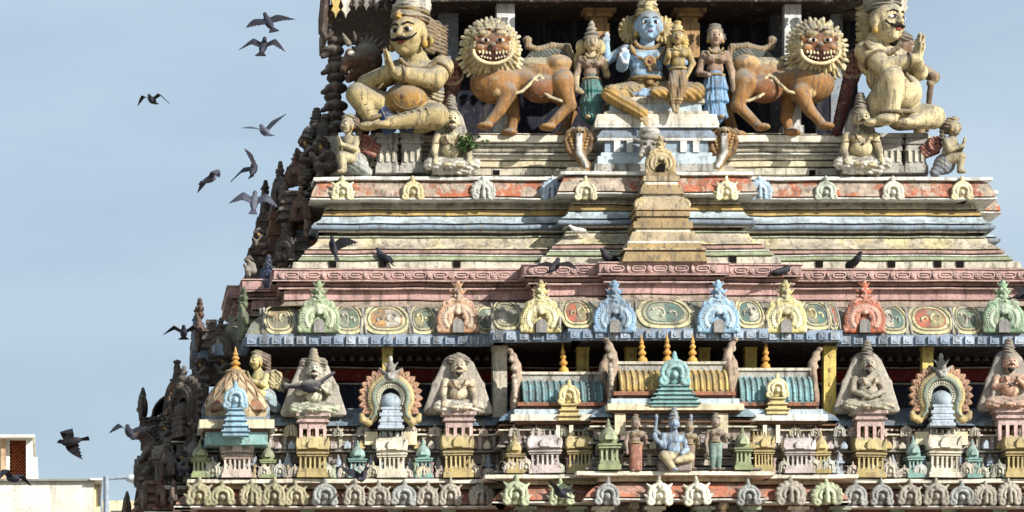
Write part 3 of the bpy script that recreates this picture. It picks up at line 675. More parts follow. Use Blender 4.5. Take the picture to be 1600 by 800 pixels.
# ---- miniature shrines along the frieze
def shrine_meshes():
    sq = MB(); sq.box(-.15,.15,-.16,.12,0,.07); sq.box(-.13,.13,-.13,.12,.07,.12); sq.box(-.11,.11,-.03,.12,.12,.28); sq.box(-.15,.15,-.16,.12,.28,.315,.01,.01); sq.box(-.16,.16,-.17,.12,.315,.335); sq.box(-.1,.1,-.1,.1,.335,.385)
    sr = MB(); sr.lathe([(.115,.385),(.125,.40),(.128,.43),(.115,.48),(.085,.53),(.045,.565),(.035,.58),(.045,.59),(.02,.61)], 12); sr.prism([(-.06,.39),(.06,.39),(.065,.44),(.03,.49),(0,.505),(-.03,.49),(-.065,.44)], -.15, -.05, .008)
    bg_ = MB(); bg_.box(-.25,.25,-.17,.12,0,.07,.01,.01); bg_.box(-.22,.22,-.14,.12,.07,.12); bg_.box(-.19,.19,-.03,.12,.12,.28); bg_.box(-.24,.24,-.16,.12,.28,.31); bg_.box(-.26,.26,-.18,.12,.31,.335,.012,.012); bg_.box(-.2,.2,-.11,.1,.335,.375)
    br = MB(); v = []; f = []; n = 9
    for i in range(n):
        a = math.pi*i/(n-1)
        for x in (-.22,.22): v.append((x, -.14*math.cos(a)*(1.12 if i in (0, n-1) else 1), .375+.2*math.sin(a)))
    for i in range(n-1): f.append((2*i, 2*i+1, 2*i+3, 2*i+2))
    f += [tuple(2*i for i in range(n-1, -1, -1)), tuple(2*i+1 for i in range(n))]
    br.add(v, f); br.box(-.24,.24,-.16,.1,.375,.4); 
    br.prism([(-.075,.38),(.075,.38),(.085,.44),(.045,.5),(0,.525),(-.045,.5),(-.085,.44)], -.18, -.05, .01); br.prism([(-.25,.36),(-.18,.36),(-.19,.46),(-.25,.54),(-.27,.45)], -.15, .1, .008); br.prism([(.18,.36),(.25,.36),(.27,.45),(.25,.54),(.19,.46)], -.15, .1, .008)
    sm = MB(); sm.box(-.06,.06,-.08,.06,0,.05); sm.box(-.045,.045,-.03,.06,.05,.18); sm.box(-.065,.065,-.09,.06,.18,.21); sm.lathe([(.05,.21),(.056,.24),(.045,.29),(.02,.33),(.026,.345),(.005,.38)], 10)
    fn = MB(); fn.lathe([(.022,0),(.03,.015),(.014,.03),(.022,.045),(.004,.085)], 8)
    pl = MB(); pl.box(-.014,.014,-.014,.014,.12,.265); pl.box(-.02,.02,-.02,.02,.25,.279); pl.box(-.02,.02,-.02,.02,.12,.14)
    return dict(sq=sq.mesh('miniature_shrine',28), sr=sr.mesh('dome',40), bg=bg_.mesh('miniature_shrine',28), br=br.mesh('barrel_roof',40), sm=sm.mesh('miniature_shrine',28), fn=fn.mesh('finial',40), pl=pl.mesh('pillar',28))
SM = shrine_meshes()
HUES = dict(g=('#8f9a68','#a8b088'), t=('#7aa69c','#9abfb4'), y=('#b09a5c','#c8b478'), w=('#ddd2b8','#e9e0c8'), m=('#c4b4ac','#d6cac4'), b=('#9fabb8','#b4c0ca'), k=('#6e665c','#7c746a'), p=('#d2bcae','#e0d2c4'))
def mini(kind, px, yy, zb, hue, s=1.0, sx=1.0, rotz=0, x=None):
    m1, m2 = (paint(HUES[hue][0], .4, .25), paint(HUES[hue][1], .32, .2))
    o = tp('miniature_shrine', SM[{'s':'sq','b':'bg','o':'sm'}[kind]], m1, (wx(px, yy) if x is None else x, yy, zb), (0,0,rotz), (s*sx, s, s))
    if kind == 's':
        ob('dome', SM['sr'], m2, o); ob('finial', SM['fn'], m2, o, (0,0,.605))
        for q in (-.1,-.035,.035,.1): ob('pillar', SM['pl'], m2, o, (q,-.11,0))
    elif kind == 'b':
        ob('barrel_roof', SM['br'], m2, o)
        for q in (-.18,-.09,0,.09,.18): ob('finial', SM['fn'], m2, o, (q,0,.57), (0,0,0), (1,1,.85))
        for q in (-.19,-.11,-.035,.035,.11,.19): ob('pillar', SM['pl'], m2, o, (q,-.12,0))
    return o
zFl = zz(748, yF-.2)+.005
def yf(px): return yF-.95 if 928 < px < 1180 else yF-.55 if 785 < px < 1318 else yF
for kind, px, hue, s, sx in (('s',313,'g',.92,1), ('o',337,'b',1,1), ('b',370,'p',1.12,.88), ('o',397,'b',1,1), ('s',418,'g',.88,1), ('o',449,'b',1,1.1), ('b',488,'y',1.12,.92), ('o',529,'b',1,1), ('s',558,'t',.92,1), ('o',580,'b',1,1),
    ('b',612,'w',1.1,.88), ('o',641,'b',.9,1), ('s',662,'t',.88,1), ('o',685,'m',1,1.1), ('b',714,'y',1.1,.9), ('o',763,'b',.95,1),
    ('s',803,'y',.9,1), ('b',851,'m',1.05,.95), ('b',905,'y',1.05,.78), ('s',951,'g',1.1,1), ('s',1160,'g',1.05,.9), ('b',1190,'y',1.0,.62), ('b',1247,'m',1.05,.92), ('s',1284,'y',.95,.85),
    ('o',1312,'b',1,1), ('b',1357,'y',1.1,.9), ('o',1395,'b',1,1), ('s',1428,'t',.92,1), ('o',1443,'b',1,1), ('b',1472,'w',1.1,.92), ('o',1500,'b',1,1), ('s',1520,'t',.9,.9), ('o',1547,'b',1,1.1), ('b',1590,'y',1.1,.9)):
    yy = yf(px)-(.16 if kind != 'o' else .10)
    o = mini(kind, px, yy, zFl, hue, s, sx); o.scale = (o.scale[0]*random.uniform(.93,1.05), o.scale[1]*random.uniform(.9,1.15), o.scale[2]*random.uniform(.92,1.12)); o.rotation_euler = (0, R(random.uniform(-1.2,1.2)), R(random.uniform(-3,3)))
# squat bosses, little crests and balusters packed between the shrines
bal = MB(); bal.lathe([(.035,0),(.04,.03),(.02,.06),(.03,.1),(.018,.15),(.034,.18),(.036,.2)], 8); BALU = bal.mesh('baluster', 45)
rq = random.Random(11)
for a_, b_, y_ in ((326, 782, yF), (790, 924, yF-.55), (1186, 1314, yF-.55), (1322, 1640, yF)):
    x_ = wx(a_, y_)+.05; i = 0
    while x_ < wx(b_, y_):
        hh = rq.choice(('#b8a898','#a8b4b8','#c0ac7c','#9aa88c','#c4b4a8','#b09088'))
        if i % 2 == 0:
            k_ = rq.uniform(.5, .72); tp('shell_crest', SCRS[rq.randrange(3)], paint(hh, .5, .3, h2='#d8d0bc', attr='tone'), (x_, y_-.26, zFl+.01), (0,0,R(rq.uniform(-8,8))), (k_, k_, k_*rq.uniform(.85,1.3)))
        else: tp('frieze_baluster', BALU, paint(hh, .45, .3), (x_, y_-.24, zFl), (0,0,0), (1.1,1.1,rq.uniform(.8,1.25)))
        if i % 3 == 0: k_ = rq.uniform(.42, .6); tp('shell_crest', SCRS[rq.randrange(3)], paint(hh, .5, .3, h2='#cfc6b4', attr='tone'), (x_+.07, y_-.06, zz(682, y_-.06)), (0,0,R(rq.uniform(-8,8))), (k_, k_, k_))
        x_ += rq.uniform(.1, .15); i += 1
for i, (yv, kd) in enumerate(((yF+.45,'s'), (yF+1.0,'b'), (yF+1.65,'s'), (yF+2.2,'b'), (yF+2.9,'b'), (yF+3.5,'s'))):
    o_ = .7 if abs(yv-(yF+2.6)) < 1.15 else .45 if abs(yv-(yF+2.6)) < 1.8 else 0
    mini(kd, 0, yv, zFl, 'k', 1.15, 1, R(-90), PF[0][0]-o_-.16)  # dark hue puts the flank's shade into the shrines' colour
# ---- pots (kalasha finials)
kl = MB(); kl.lathe([(.085,0),(.10,.03),(.085,.07),(.05,.09),(.04,.11),(.075,.13),(.08,.16),(.045,.19),(.035,.21),(.06,.23),(.062,.255),(.03,.29),(.045,.31),(.04,.33),(.022,.37),(.003,.46)], 16)
KAL = kl.mesh('pot_finial', 50); KGOLD = paint('#d89a24', .3, .15, rough=.5, soot=.25)
# ---- barrel-roofed pavilions on the frieze
def gable(h, dp, t=10):
    """horseshoe gable end seen from its edge; local px; bulges to -X, horn at the top"""
    p = [E((0,0,h*.42), (t*.75, dp*.62, h*.36), .2), E((-1,0,h*.3), (t*.9, dp*.7, h*.22))]
    p += chain([(2,0,h*.66),(0,0,h*.8),(-5,0,h*.92),(-11,0,h)], [t*.8, t*.35], .3)
    p += [E((3,0,h*.6),(t*.8,dp*.4,h*.14),.2), E((-9,-3,h*.88),(4,5,5),.6), E((-6,-6,h*.76),(4.5,5,5),.5), E((-11,0,h*1.0),(5,7,3),.3)]
    n = 9
    for i in range(n): p.append(E((-t*.55, -dp*.62*math.sin(math.pi*(i+.5)/n*.9)-2, h*.08+h*.62*i/n), (4.2,5,4.2), .8))
    for s in (-1, 1): p += chain([(0,s*dp*.5,4),(-4,s*dp*.68,2),(-8,s*dp*.7,8)], [5,3.5], .5)
    return p
GAB = {}
def pavilion(px0, px1, yy, rt, rb_, gt, gb, hueR, label, nribs, fins, crestf, wallcol, dep=.36):
    """px0..px1 roof, rt/rb_ roof top/bottom heights, gt/gb gable top/bottom"""
    xc = (px0+px1)/2; s = sc(yy); zb = zz(gb, yy); X_ = wx(xc, yy); hw = (px1-px0)/200*s
    root = empty('barrel_roofed_shrine', (X_, yy, zb), label, 'shrine', 'barrel-roofed shrines in the middle of the frieze')
    z0, z1 = zz(rb_, yy)-zb, zz(rt, yy)-zb; Hh = z1-z0
    def rp(a, rr=1.0): return (-dep*math.cos(a)*rr if a < math.pi/2 else -dep*math.cos(a)*rr, z0+Hh*math.sin(a)*rr)
    v = []; f = []; n = 12
    for i in range(n+1):
        y_, z_ = rp(math.pi*i/n)
        for x in (-hw, hw): v.append((x, y_, z_))
    for i in range(n): f.append((2*i, 2*i+1, 2*i+3, 2*i+2))
    rm, rm2 = paint(hueR[0], .55, .3), paint(hueR[1], .55, .35)
    ro = ob('barrel_roof', mk('barrel_roof', v, f, 60), rm, root)
    rib = MB(); rib.tube([(0,)+tuple(rp(math.pi*(.02+.72*i/9), 1.02)) for i in range(10)], .021, 6); RIB = rib.mesh('roof_rib', 60)
    for i in range(nribs): ob('roof_rib', RIB, rm2, ro, (-hw*.96+2*hw*.96*i/(nribs-1), 0, 0))
    ob('ridge', MB().box(-hw*1.04, hw*1.04, -.1, .1, z1-.02, z1+.09).mesh('ridge', 25), GREYST, root)
    ob('ridge_cap', MB().box(-hw*1.02, hw*1.02, -.13, .13, z1+.09, z1+.13).mesh('ridge_cap', 25), STONE, root)
    for a, b, o, m in ((z0-.06, z0, .05, paint('#9c5a34', .5, .3)), (z0-.115, z0-.06, .0, BROWN), (z0-.2, z0-.115, .10, PBLUE), (z0-.3, z0-.2, .16, wallcol), (z0-.34, z0-.3, .09, BROWN)):
        ob('base_moulding', MB().box(-hw*1.05-o, hw*1.05+o, -dep-o, dep, a+.002, b-.002).mesh('base_moulding', 25), m, root)
    ob('shrine_wall', MB().box(-hw*.98, hw*.98, -dep+.06, dep, z0-.62, z0-.34).mesh('shrine_wall', 25), WALL, root)
    gh = (gb-gt)
    if gh not in GAB: GAB[gh] = sdf_mesh('gable_horseshoe', gable(gh, 34), 1.4, 3, attr='tone')
    gm = paint('#9a7f68', .5, .35, h2='#d8c8b0', attr='tone')
    for sg in (-1, 1):
        ob('gable_horseshoe', GAB[gh], gm, root, (sg*(hw+.05), -.02, 0), (0, 0, 0 if sg < 0 else math.pi), (s,s,s))
    for fx in fins: ob('pot_finial', KAL, KGOLD, root, ((fx-xc)/100*s, 0, z1+.128), (R(random.uniform(-3,3)), R(random.uniform(-3,3)), 0), (.78, .78, random.uniform(.94,1.05)))
    return root, X_, zb, s
pl_, *_q = pavilion(812, 938, yF-.24, 596, 634, 548, 664, ('#4f8288','#79a6a8'), 'teal ribbed barrel-roofed shrine beside the robed sage on a plain pedestal', 13, [881], None, CREAM)
pc_, *_q2 = pavilion(962, 1132, yF-.60, 580, 618, 531, 645, ('#b8923c','#d8b860'), 'golden ribbed barrel-roofed shrine with three pot finials', 18, [1004,1043,1082], None, YEL, .4)
pr_, *_q3 = pavilion(1150, 1264, yF-.24, 590, 634, 546, 656, ('#5f9aa0','#8cc0c0'), 'pale teal ribbed barrel-roofed shrine beside the tall yellow column', 13, [1196], None, WHITE)
# stepped crest in front of each pavilion
def stepcrest(root, dx, dy, dz, n, w0, h, hue, s=1.0, dome=True):
    m1, m2 = paint(hue[0], .35, .2), paint(hue[1], .3, .2); b = MB(); z = 0
    for i in range(n):
        w_ = w0*(1-.5*i/n); b.box(-w_, w_, -.09-.04*(1-i/n), .1, z, z+h*.7, w_*.04, .01); b.box(-w_*1.12, w_*1.12, -.12-.04*(1-i/n), .1, z+h*.7, z+h-.002, .012, .012); z += h
    o = ob('stepped_crest', b.mesh('stepped_crest', 25), m1, root, (dx, dy, dz))
    ob('shell_crest', SCR, paint(hue[0], .35, .2, h2=hue[1], attr='tone'), o, (0, -.08, z), (0,0,0), (s,s,s))
stepcrest(pl_, (882-875)/100, -.42, .0, 3, .17, .085, ('#d6c07a','#efe2b0'), 1.0)
stepcrest(pr_, (1205-1207)/100, -.42, .02, 3, .17, .085, ('#e6d28a','#f8f0c8'), 1.0)
stepcrest(pc_, -.02, -.46, .02, 5, .36, .066, ('#7fb4b0','#b4d8d4'), 1.35)
# small pillars and side blocks under pavilion crests
for px, yy, m in ((882, yF-.68, CREAM), (1205, yF-.68, CREAM)):
    for q in (-.1, .1): tp('baluster', MB().box(-.03,.03,-.03,.03,0,.27).mesh('baluster', 25), m, (wx(px, yy)+q, yy, zz(690, yy)-.02))
for px in (968, 1128): tp('door_jamb', MB().box(-.08,.08,-.06,.05,0,.32).mesh('door_jamb', 25), YEL, (wx(px, yF-1.0), yF-.95-.07, zz(680, yF-1)))
# ---- flame-arched shrines
def flame_arch(px, yy, py0, label):
    s = sc(yy); root = empty('flame_arch_shrine', (wx(px, yy), yy, zz(py0, yy)), label, 'shrine', 'flame-arched shrines on the frieze')
    cz = 46
    band_ = chain(arc(0, cz, 29, 29, -35, 215, 22, 0), 8.5, 0)+chain([(-24,0,30),(-26,0,16),(-34,0,8),(-43,-1,12),(-45,-1,19)], [7.5,4], .2)+chain([(24,0,30),(26,0,16),(34,0,8),(43,-1,12),(45,-1,19)], [7.5,4], .2)
    ob('arch_band', sdf_mesh('arch_band', band_, 1.3, 3, attr='tone'), paint('#c4ac70', .4, .25, h2='#e2d4a0', attr='tone'), root, (0,0,0), (0,0,0), (s,s,s))
    inn = chain(arc(0, cz, 27, 27, -30, 210, 22, -7), 4.0)+chain([(-23,-7,33),(-24,-7,20),(-30,-7,13)], [3.6,2])+chain([(23,-7,33),(24,-7,20),(30,-7,13)], [3.6,2])
    ob('arch_inlay', sdf_mesh('arch_inlay', inn, 1.2, 2, attr='tone'), paint('#8f9a86', .35, .25, h2='#b0b8a4', attr='tone'), root, (0,0,0), (0,0,0), (s,s,s))
    for rr in (20.5, 34):
        n = 22 if rr < 30 else 30
        for p in arc(0, cz, rr, rr, -28, 208, n, -6): ob('bead', BEAD, CREAM, root, (p[0]*.01*s, p[1]*.01*s, p[2]*.01*s), (0,0,0), (.95,.95,.95))
    fm = MB(); fm.prism([(-.055,-.02),(.055,-.02),(.06,.06),(.03,.13),(.005,.16),(-.035,.12),(-.06,.06)], -.05, .04, .012); fm.tube([(-.02,-.05,.0),(.02,-.055,.04),(-.01,-.05,.09)], [.016,.014,.008], 6)
    FL = fm.mesh('flame', 45); fmat = paint('#b98a68', .5, .35)
    for p, a in [(p, -28+236*i/17) for i, p in enumerate(arc(0, cz, 37, 37, -28, 208, 17, 2))]:
        if abs(a-90) < 12: continue
        ob('flame', FL, fmat, root, (p[0]*.01*s, .02, p[2]*.01*s), (0, -R(a-90), 0), (1.05,1,.85))
    k = [E((0,-6,78), (9,8,8), .5), E((0,-6,90), (7,7,6), .2), E((0,-4,98), (5,5,5), .1), E((0,-2,106), (3.5,3.5,6), .7), E((0,-12,76), (5,4,3), .9)]
    for sg in (-1, 1): k += [E((sg*4,-12,81), (2.4,2.2,2.4), 1), Cp((sg*7,-5,84), (sg*18,-3,92), 3.4, 1, .3), Cp((sg*6,-5,76), (sg*17,-4,74), 4, 2, .5), Cp((sg*5,-4,94), (sg*12,-2,102), 2.6, .8), To((sg*13,-5,72), (0,1,0), 4.5, 2, .6)]
    ob('crown_face', sdf_mesh('crown_face', k, 1.1, 1.5, attr='tone'), paint('#8a8680', .5, .3, h2='#c8c6be', attr='tone'), root, (0,0,0), (0,0,0), (s,s,s))
    bl = MB(); bl.lathe([(.13,.30),(.155,.34),(.16,.40),(.13,.47),(.07,.51),(.005,.53)], 16, (0,-.02,0)); ob('dome', bl.mesh('dome', 50), paint('#a9bcc8', .3, .2), root)
    ob('inner_arch', sdf_mesh('inner_arch', chain(arc(0, cz, 17.5, 17.5, -20, 200, 16, -3), 2.6, .5)+chain([(-16,-3,40),(-17,-3,22)], 2.4, .5)+chain([(16,-3,40),(17,-3,22)], 2.4, .5), 1.1, 1.5, attr='tone'), paint('#8fa8b4', .4, .25, h2='#d8c88c', attr='tone'), root, (0,0,0), (0,0,0), (s,s,s))
    b = MB(); z = -.03
    for w_, h in ((.2,.05),(.17,.05),(.19,.04),(.16,.05),(.18,.05),(.14,.05),(.16,.04)): b.box(-w_, w_, -.12-w_*.2, .12, z, z+h-.002, .008, .008); z += h
    ob('stepped_base', b.mesh('stepped_base', 25), paint('#b4c4d0', .35, .2), root)
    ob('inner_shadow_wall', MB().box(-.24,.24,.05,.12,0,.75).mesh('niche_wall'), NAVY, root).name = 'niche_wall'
    return root
flame_arch(610, yF-.22, 668, 'flame-arched shrine between two robed sages, beside the sage with the stringed instrument')
flame_arch(1470, yF-.22, 664, 'flame-arched shrine beside the round-bellied grey sage by the tall yellow column')
for px in (610, 1470):
    for q in (-.3, .3): tp('shrine_pier', MB().box(-.10,.10,-.12,.05,0,.2).mesh('shrine_pier', 25), YEL, (wx(px, yF-.1)+q, yF-.05, zz(697, yF)))
    for q in (-.1, 0, .1): tp('baluster', MB().box(-.03,.03,-.03,.03,0,.2).mesh('baluster', 25), PBLUE, (wx(px, yF-.1)+q, yF-.12, zz(697, yF)))
# ---- domed corner shrine
def corner_dome():
    yy = yF-.15; s = sc(yy); root = empty('domed_corner_shrine', (wx(368, yy), yy, zz(690, yy)), 'lattice-domed corner shrine with an orange pot finial', 'shrine')
    zt = lambda py: (690-py)/100*s
    m = MB(); prof = [(44,657),(47,652),(49,645),(48,637),(43,625),(35,612),(26,600),(17,590),(13,584),(16,580),(8,577)]
    m.lathe([(r*.01*s*1.08, zt(p)) for r, p in prof], 8, sx=1, sy=.9, rot=R(22.5)); ob('dome', m.mesh('dome', 20), paint('#cbb488', .4, .25), root)
    lt = MB()
    for a0 in range(0, 360, 30):
        for sg in (-1, 1):
            pts = []
            for i, (r, p) in enumerate(prof[2:9]):
                a = R(a0+sg*i*9); pts.append((r*.0108*s*1.0*math.cos(a), r*.0108*s*.92*math.sin(a), zt(p)))
            lt.tube(pts, .012, 5)
    ob('lattice', lt.mesh('lattice', 60), paint('#a5825a', .4, .3), root)
    for sg in (-1, 1):
        ob('corner_leaf', MB().prism([(-.12,0),(.12,0),(.1,.12),(0,.2),(-.1,.12)], -.06, .05, .02).mesh('corner_leaf', 30), paint('#9a6038', .4, .3), root, (sg*.28, -.36, zt(648)), (R(-14), 0, R(sg*8)))
        ob('guardian_post', MB().lathe([(.05,0),(.06,.1),(.045,.22),(.06,.28),(.02,.36)], 10).mesh('corner_post', 50), BLUEBED, root, (sg*.47, -.1, zt(668))).name = 'corner_post'
    for a, b, w_, mt in ((662,657,50,BGREY), (675,662,58,YEL), (680,676,52,BROWN), (676,675,60,WHITE), (700,680,48,paint('#8fc0bc', .35, .25))):
        ob('base_moulding', MB().box(-w_*.01*s, w_*.01*s, -w_*.0085*s, .35, zt(a)+.002, zt(b)-.002, 0, 0).mesh('base_moulding', 25), mt, root)
    ob('pot_finial', KAL, KGOLD, root, (0,0,zt(581)), (0,0,0), (.95,.95,.85))
    stepcrest(root, -.03, -.58, zt(690), 5, .2, .085, ('#8fbcd0','#c4dfe8'), 1.1)
corner_dome()
# ---- pedestals for the sages
def pedestal(px, yy, py0, py1, hw):
    b = MB(); h = zz(py1, yy)-zz(py0, yy); q = hw*.01*sc(yy)
    b.box(-q,q,-.16,.2,0,h*.42); b.box(-q*1.2,q*1.2,-.2,.2,h*.42,h*.52); b.box(-q*1.08,q*1.08,-.17,.2,h*.52,h*.8); b.box(-q*1.25,q*1.25,-.22,.2,h*.8,h)
    o = tp('sage_pedestal', b.mesh('sage_pedestal', 25), paint('#c6a9a0', .5, .35), (wx(px, yy), yy, zz(py0, yy)))
    for k in (-.16,-.055,.055,.16): ob('baluster', MB().box(-.025,.025,-.03,.03,0,.24).mesh('baluster', 25), LPINK, o, (k*q*5.5, -.13, -.24))
for px, p0 in ((488, 672), (716, 670), (1357, 668), (1577, 666)): pedestal(px, yF-.1, p0, p0-24, 21)
# ---- central stepped spire between the cobras
ys = yA-.62
SPI = empty('stepped_spire', (wx(1028, ys), ys, zz(421, ys)), 'buff and ochre stepped spire with a horseshoe top in the middle of the facade', 'spire')
SB = paint('#a08658', .5, .35); SB2 = paint('#b8a27a', .5, .35); SB3 = paint('#a98a52', .5, .35)
k_ = sc(ys)*.01; tb = paint('#a98a58', .5, .35)
for a, b, w0, w1, m in ((421,404,66,60,SB3), (403,400,64,64,SB2), (400,391,58,56,SB3), (391,388,56,56,WHITE), (388,372,54,48,SB2), (372,366,42,42,CREAM), (366,356,46,46,SB), (356,350,40,40,tb), (350,347,34,34,CREAM),
                     (347,339,42,42,SB), (338,336,44,44,tb), (336,316,40,34,SB2), (316,311,29,29,CREAM), (311,301,34,32,SB), (301,296,30,30,tb), (296,290,26,26,CREAM), (290,282,28,28,SB2), (282,276,24,24,SB)):
    z0_, z1_ = zz(a, ys)-SPI.location.z, zz(b, ys)-SPI.location.z
    d0 = .12+.009*w0; d1 = .12+.009*w1
    bm = MB(); bm.add([(-w0*k_,-d0,z0_),(w0*k_,-d0,z0_),(w0*k_,.5,z0_),(-w0*k_,.5,z0_),(-w1*k_,-d1,z1_-.002),(w1*k_,-d1,z1_-.002),(w1*k_,.5,z1_-.002),(-w1*k_,.5,z1_-.002)],
        [(3,2,1,0),(4,5,6,7),(0,1,5,4),(1,2,6,5),(2,3,7,6),(3,0,4,7)])
    ob('spire_tier', bm.mesh('spire_tier', 25), m, SPI)
mc = paint('#b8a070', .5, .3, h2='#dccca0', attr='tone')
o = ob('horseshoe_crest', CF, mc, SPI, (0,-.22,zz(277,ys)-SPI.location.z), (0,0,0), (.72,.9,.72)); ob('crest_face', CFN, mc, o); ob('arch_opening', OPN, DARK, o, (0,-.045,0))
for sg in (-1, 1): ob('scroll', sdf_mesh('scroll', chain(arc(0,0,7,7,0,360,12,0), 3.2, .3)+[E((0,0,0),(4,4,4),.6)], 1.2, 1.5, attr='tone'), mc, SPI, (sg*.34,-.42,zz(328,ys)-SPI.location.z))
# ---- moulded pedestal of the seated deity
yp = yT-.35
DP = empty('deity_pedestal', (wx(1020, yp), yp, zz(276, yp)), 'pale blue and white moulded pedestal under the blue seated figure', 'pedestal')
for a, b, w0, w1, m in ((276,264,98,96,GREYST), (264,252,92,92,PBLUE), (252,246,86,86,PBLUE), (246,228,80,80,paint('#8fa4b4', .4, .3)), (228,223,92,92,WHITE), (223,208,94,82,BGREY), (208,204,96,96,WHITE), (204,187,97,92,CREAM), (187,181,82,80,STONE), (181,168,72,70,PBLUE), (168,158,76,74,STONE)):
    z0_, z1_ = zz(a, yp)-DP.location.z, zz(b, yp)-DP.location.z; q = .01*sc(yp); d0 = w0*.0045; d1 = w1*.0045
    bm = MB(); bm.add([(-w0*q,-d0,z0_),(w0*q,-d0,z0_),(w0*q,.7,z0_),(-w0*q,.7,z0_),(-w1*q,-d1,z1_-.002),(w1*q,-d1,z1_-.002),(w1*q,.7,z1_-.002),(-w1*q,.7,z1_-.002)], [(3,2,1,0),(4,5,6,7),(0,1,5,4),(1,2,6,5),(2,3,7,6),(3,0,4,7)])
    ob('pedestal_tier', bm.mesh('pedestal_tier', 25), m, DP)
for q in (-.62,-.42,.42,.62): ob('pedestal_pillar', MB().box(-.05,.05,-.05,.02,0,.18).mesh('pedestal_pillar', 25), WHITE, DP, (q, -.36, zz(246,yp)-DP.location.z))
# ---- grey moulded corner piers of the platform
for pxs in ((604, 642), (1390, 1428)):
    for i, px in enumerate(pxs):
        b = MB(); z = 0; yy = yT-.26
        for w_, h in ((.19,.12),(.17,.05),(.155,.18),(.17,.05),(.16,.06),(.186,.06),(.17,.04),(.189,.07)): b.box(-w_, w_, -w_, .14, z, z+h-.002, .006, .006); z += h
        o = tp('corner_pier', b.mesh('corner_pier', 25), GREYST, (wx(px, yy), yy, zz(275.5, yT-.16)))
        for q in (-.1, 0, .1): ob('pilaster', MB().box(-.022,.022,-.03,.02,0,.175).mesh('pilaster', 25), STONE, o, (q, -.155, .173))
# ================================================================ stucco figures, sculpted in photo pixels with their own depth
FMAT = paint('#808080', .5, .2, attr='Col', under='#b5a98f', soot=.95, scale=1.3, sootc=(.21, .19, .155, 1))
FDET = paint('#808080', .12, .0, attr='Col', soot=.15)
RIP = dict(robe=(.75, 6, (.35,0,.94)), garment=(.8, 7, (.6,.2,.8)), drape=(.4, 6, (.5,0,.8)), loincloth=(.7, 6, (.9,0,.3)), hair=(.8, 5.5, (.3,0,.95)), topknot=(.7, 5, (.2,0,1)), crown=(.8, 6.5, (.1,0,1)), tail=(.5, 5, (1,0,0)), wing=(.5, 5, (.7,0,.7)), skirt=(.45, 4.5, (1,0,.1)))
def h3(h): return lin(h)[:3]
class Fig:
    def __init__(s, px, py, y, cell=1.8, k=5):
        s.px, s.py, s.y, s.cell, s.k = px, py, y, cell, k; s.g = {}
    def grp(s, name, col, k=None, cell=None, mat=None):
        s.g[name] = dict(col=h3(col), k=k or s.k, cell=cell or s.cell, p=[], mat=mat or FMAT); return name
    def L(s, p): return (p[0]-s.px, p[2], s.py-p[1])
    def a(s, g, kind, par, col): G = s.g[g]; G['p'].append((kind, par, h3(col) if col else G['col']))
    def cap(s, g, p, q, ra, rb=None, c=None): s.a(g, 'c', (s.L(p), s.L(q), ra, ra if rb is None else rb), c)
    def ell(s, g, p, r, c=None, M=None): s.a(g, 'e', (s.L(p), r, M), c)
    def box(s, g, p, h, rd=1, c=None, M=None): s.a(g, 'b', (s.L(p), h, rd, M), c)
    def tor(s, g, p, ax, Rr, r, c=None): s.a(g, 't', (s.L(p), ax, Rr, r), c)
    def ch(s, g, pts, r0, r1=None, c=None):
        n = len(pts)-1; r1 = r0 if r1 is None else r1
        for i in range(n): s.cap(g, pts[i], pts[i+1], r0+(r1-r0)*i/n, r0+(r1-r0)*(i+1)/n, c)
    def build(s, name, label, cat, group=None, rotz=0, loc=None, scale=1):
        q = sc(s.y)*.01
        root = empty(name, loc or (wx(s.px, s.y), s.y, zz(s.py, s.y)), label, cat, group, rotz)
        root.scale = (scale,)*3
        for n, G in s.g.items():
            if G['p']:
                o = ob(n.split('.')[0], sdf_mesh(n.split('.')[0], G['p'], G['cell'], G['k'], q, ripple=RIP.get(n)), G['mat'], root)
                if n in ('face_paint', 'ornaments', 'eyes', 'teeth', 'necklace', 'piping', 'carved_lines'): o['kind'] = 'stuff'
        return root
def arcp(cx, cy, rx, ry, a0, a1, n, d): return [(cx+rx*math.cos(R(a0+(a1-a0)*i/n)), cy-ry*math.sin(R(a0+(a1-a0)*i/n)), d) for i in range(n+1)]
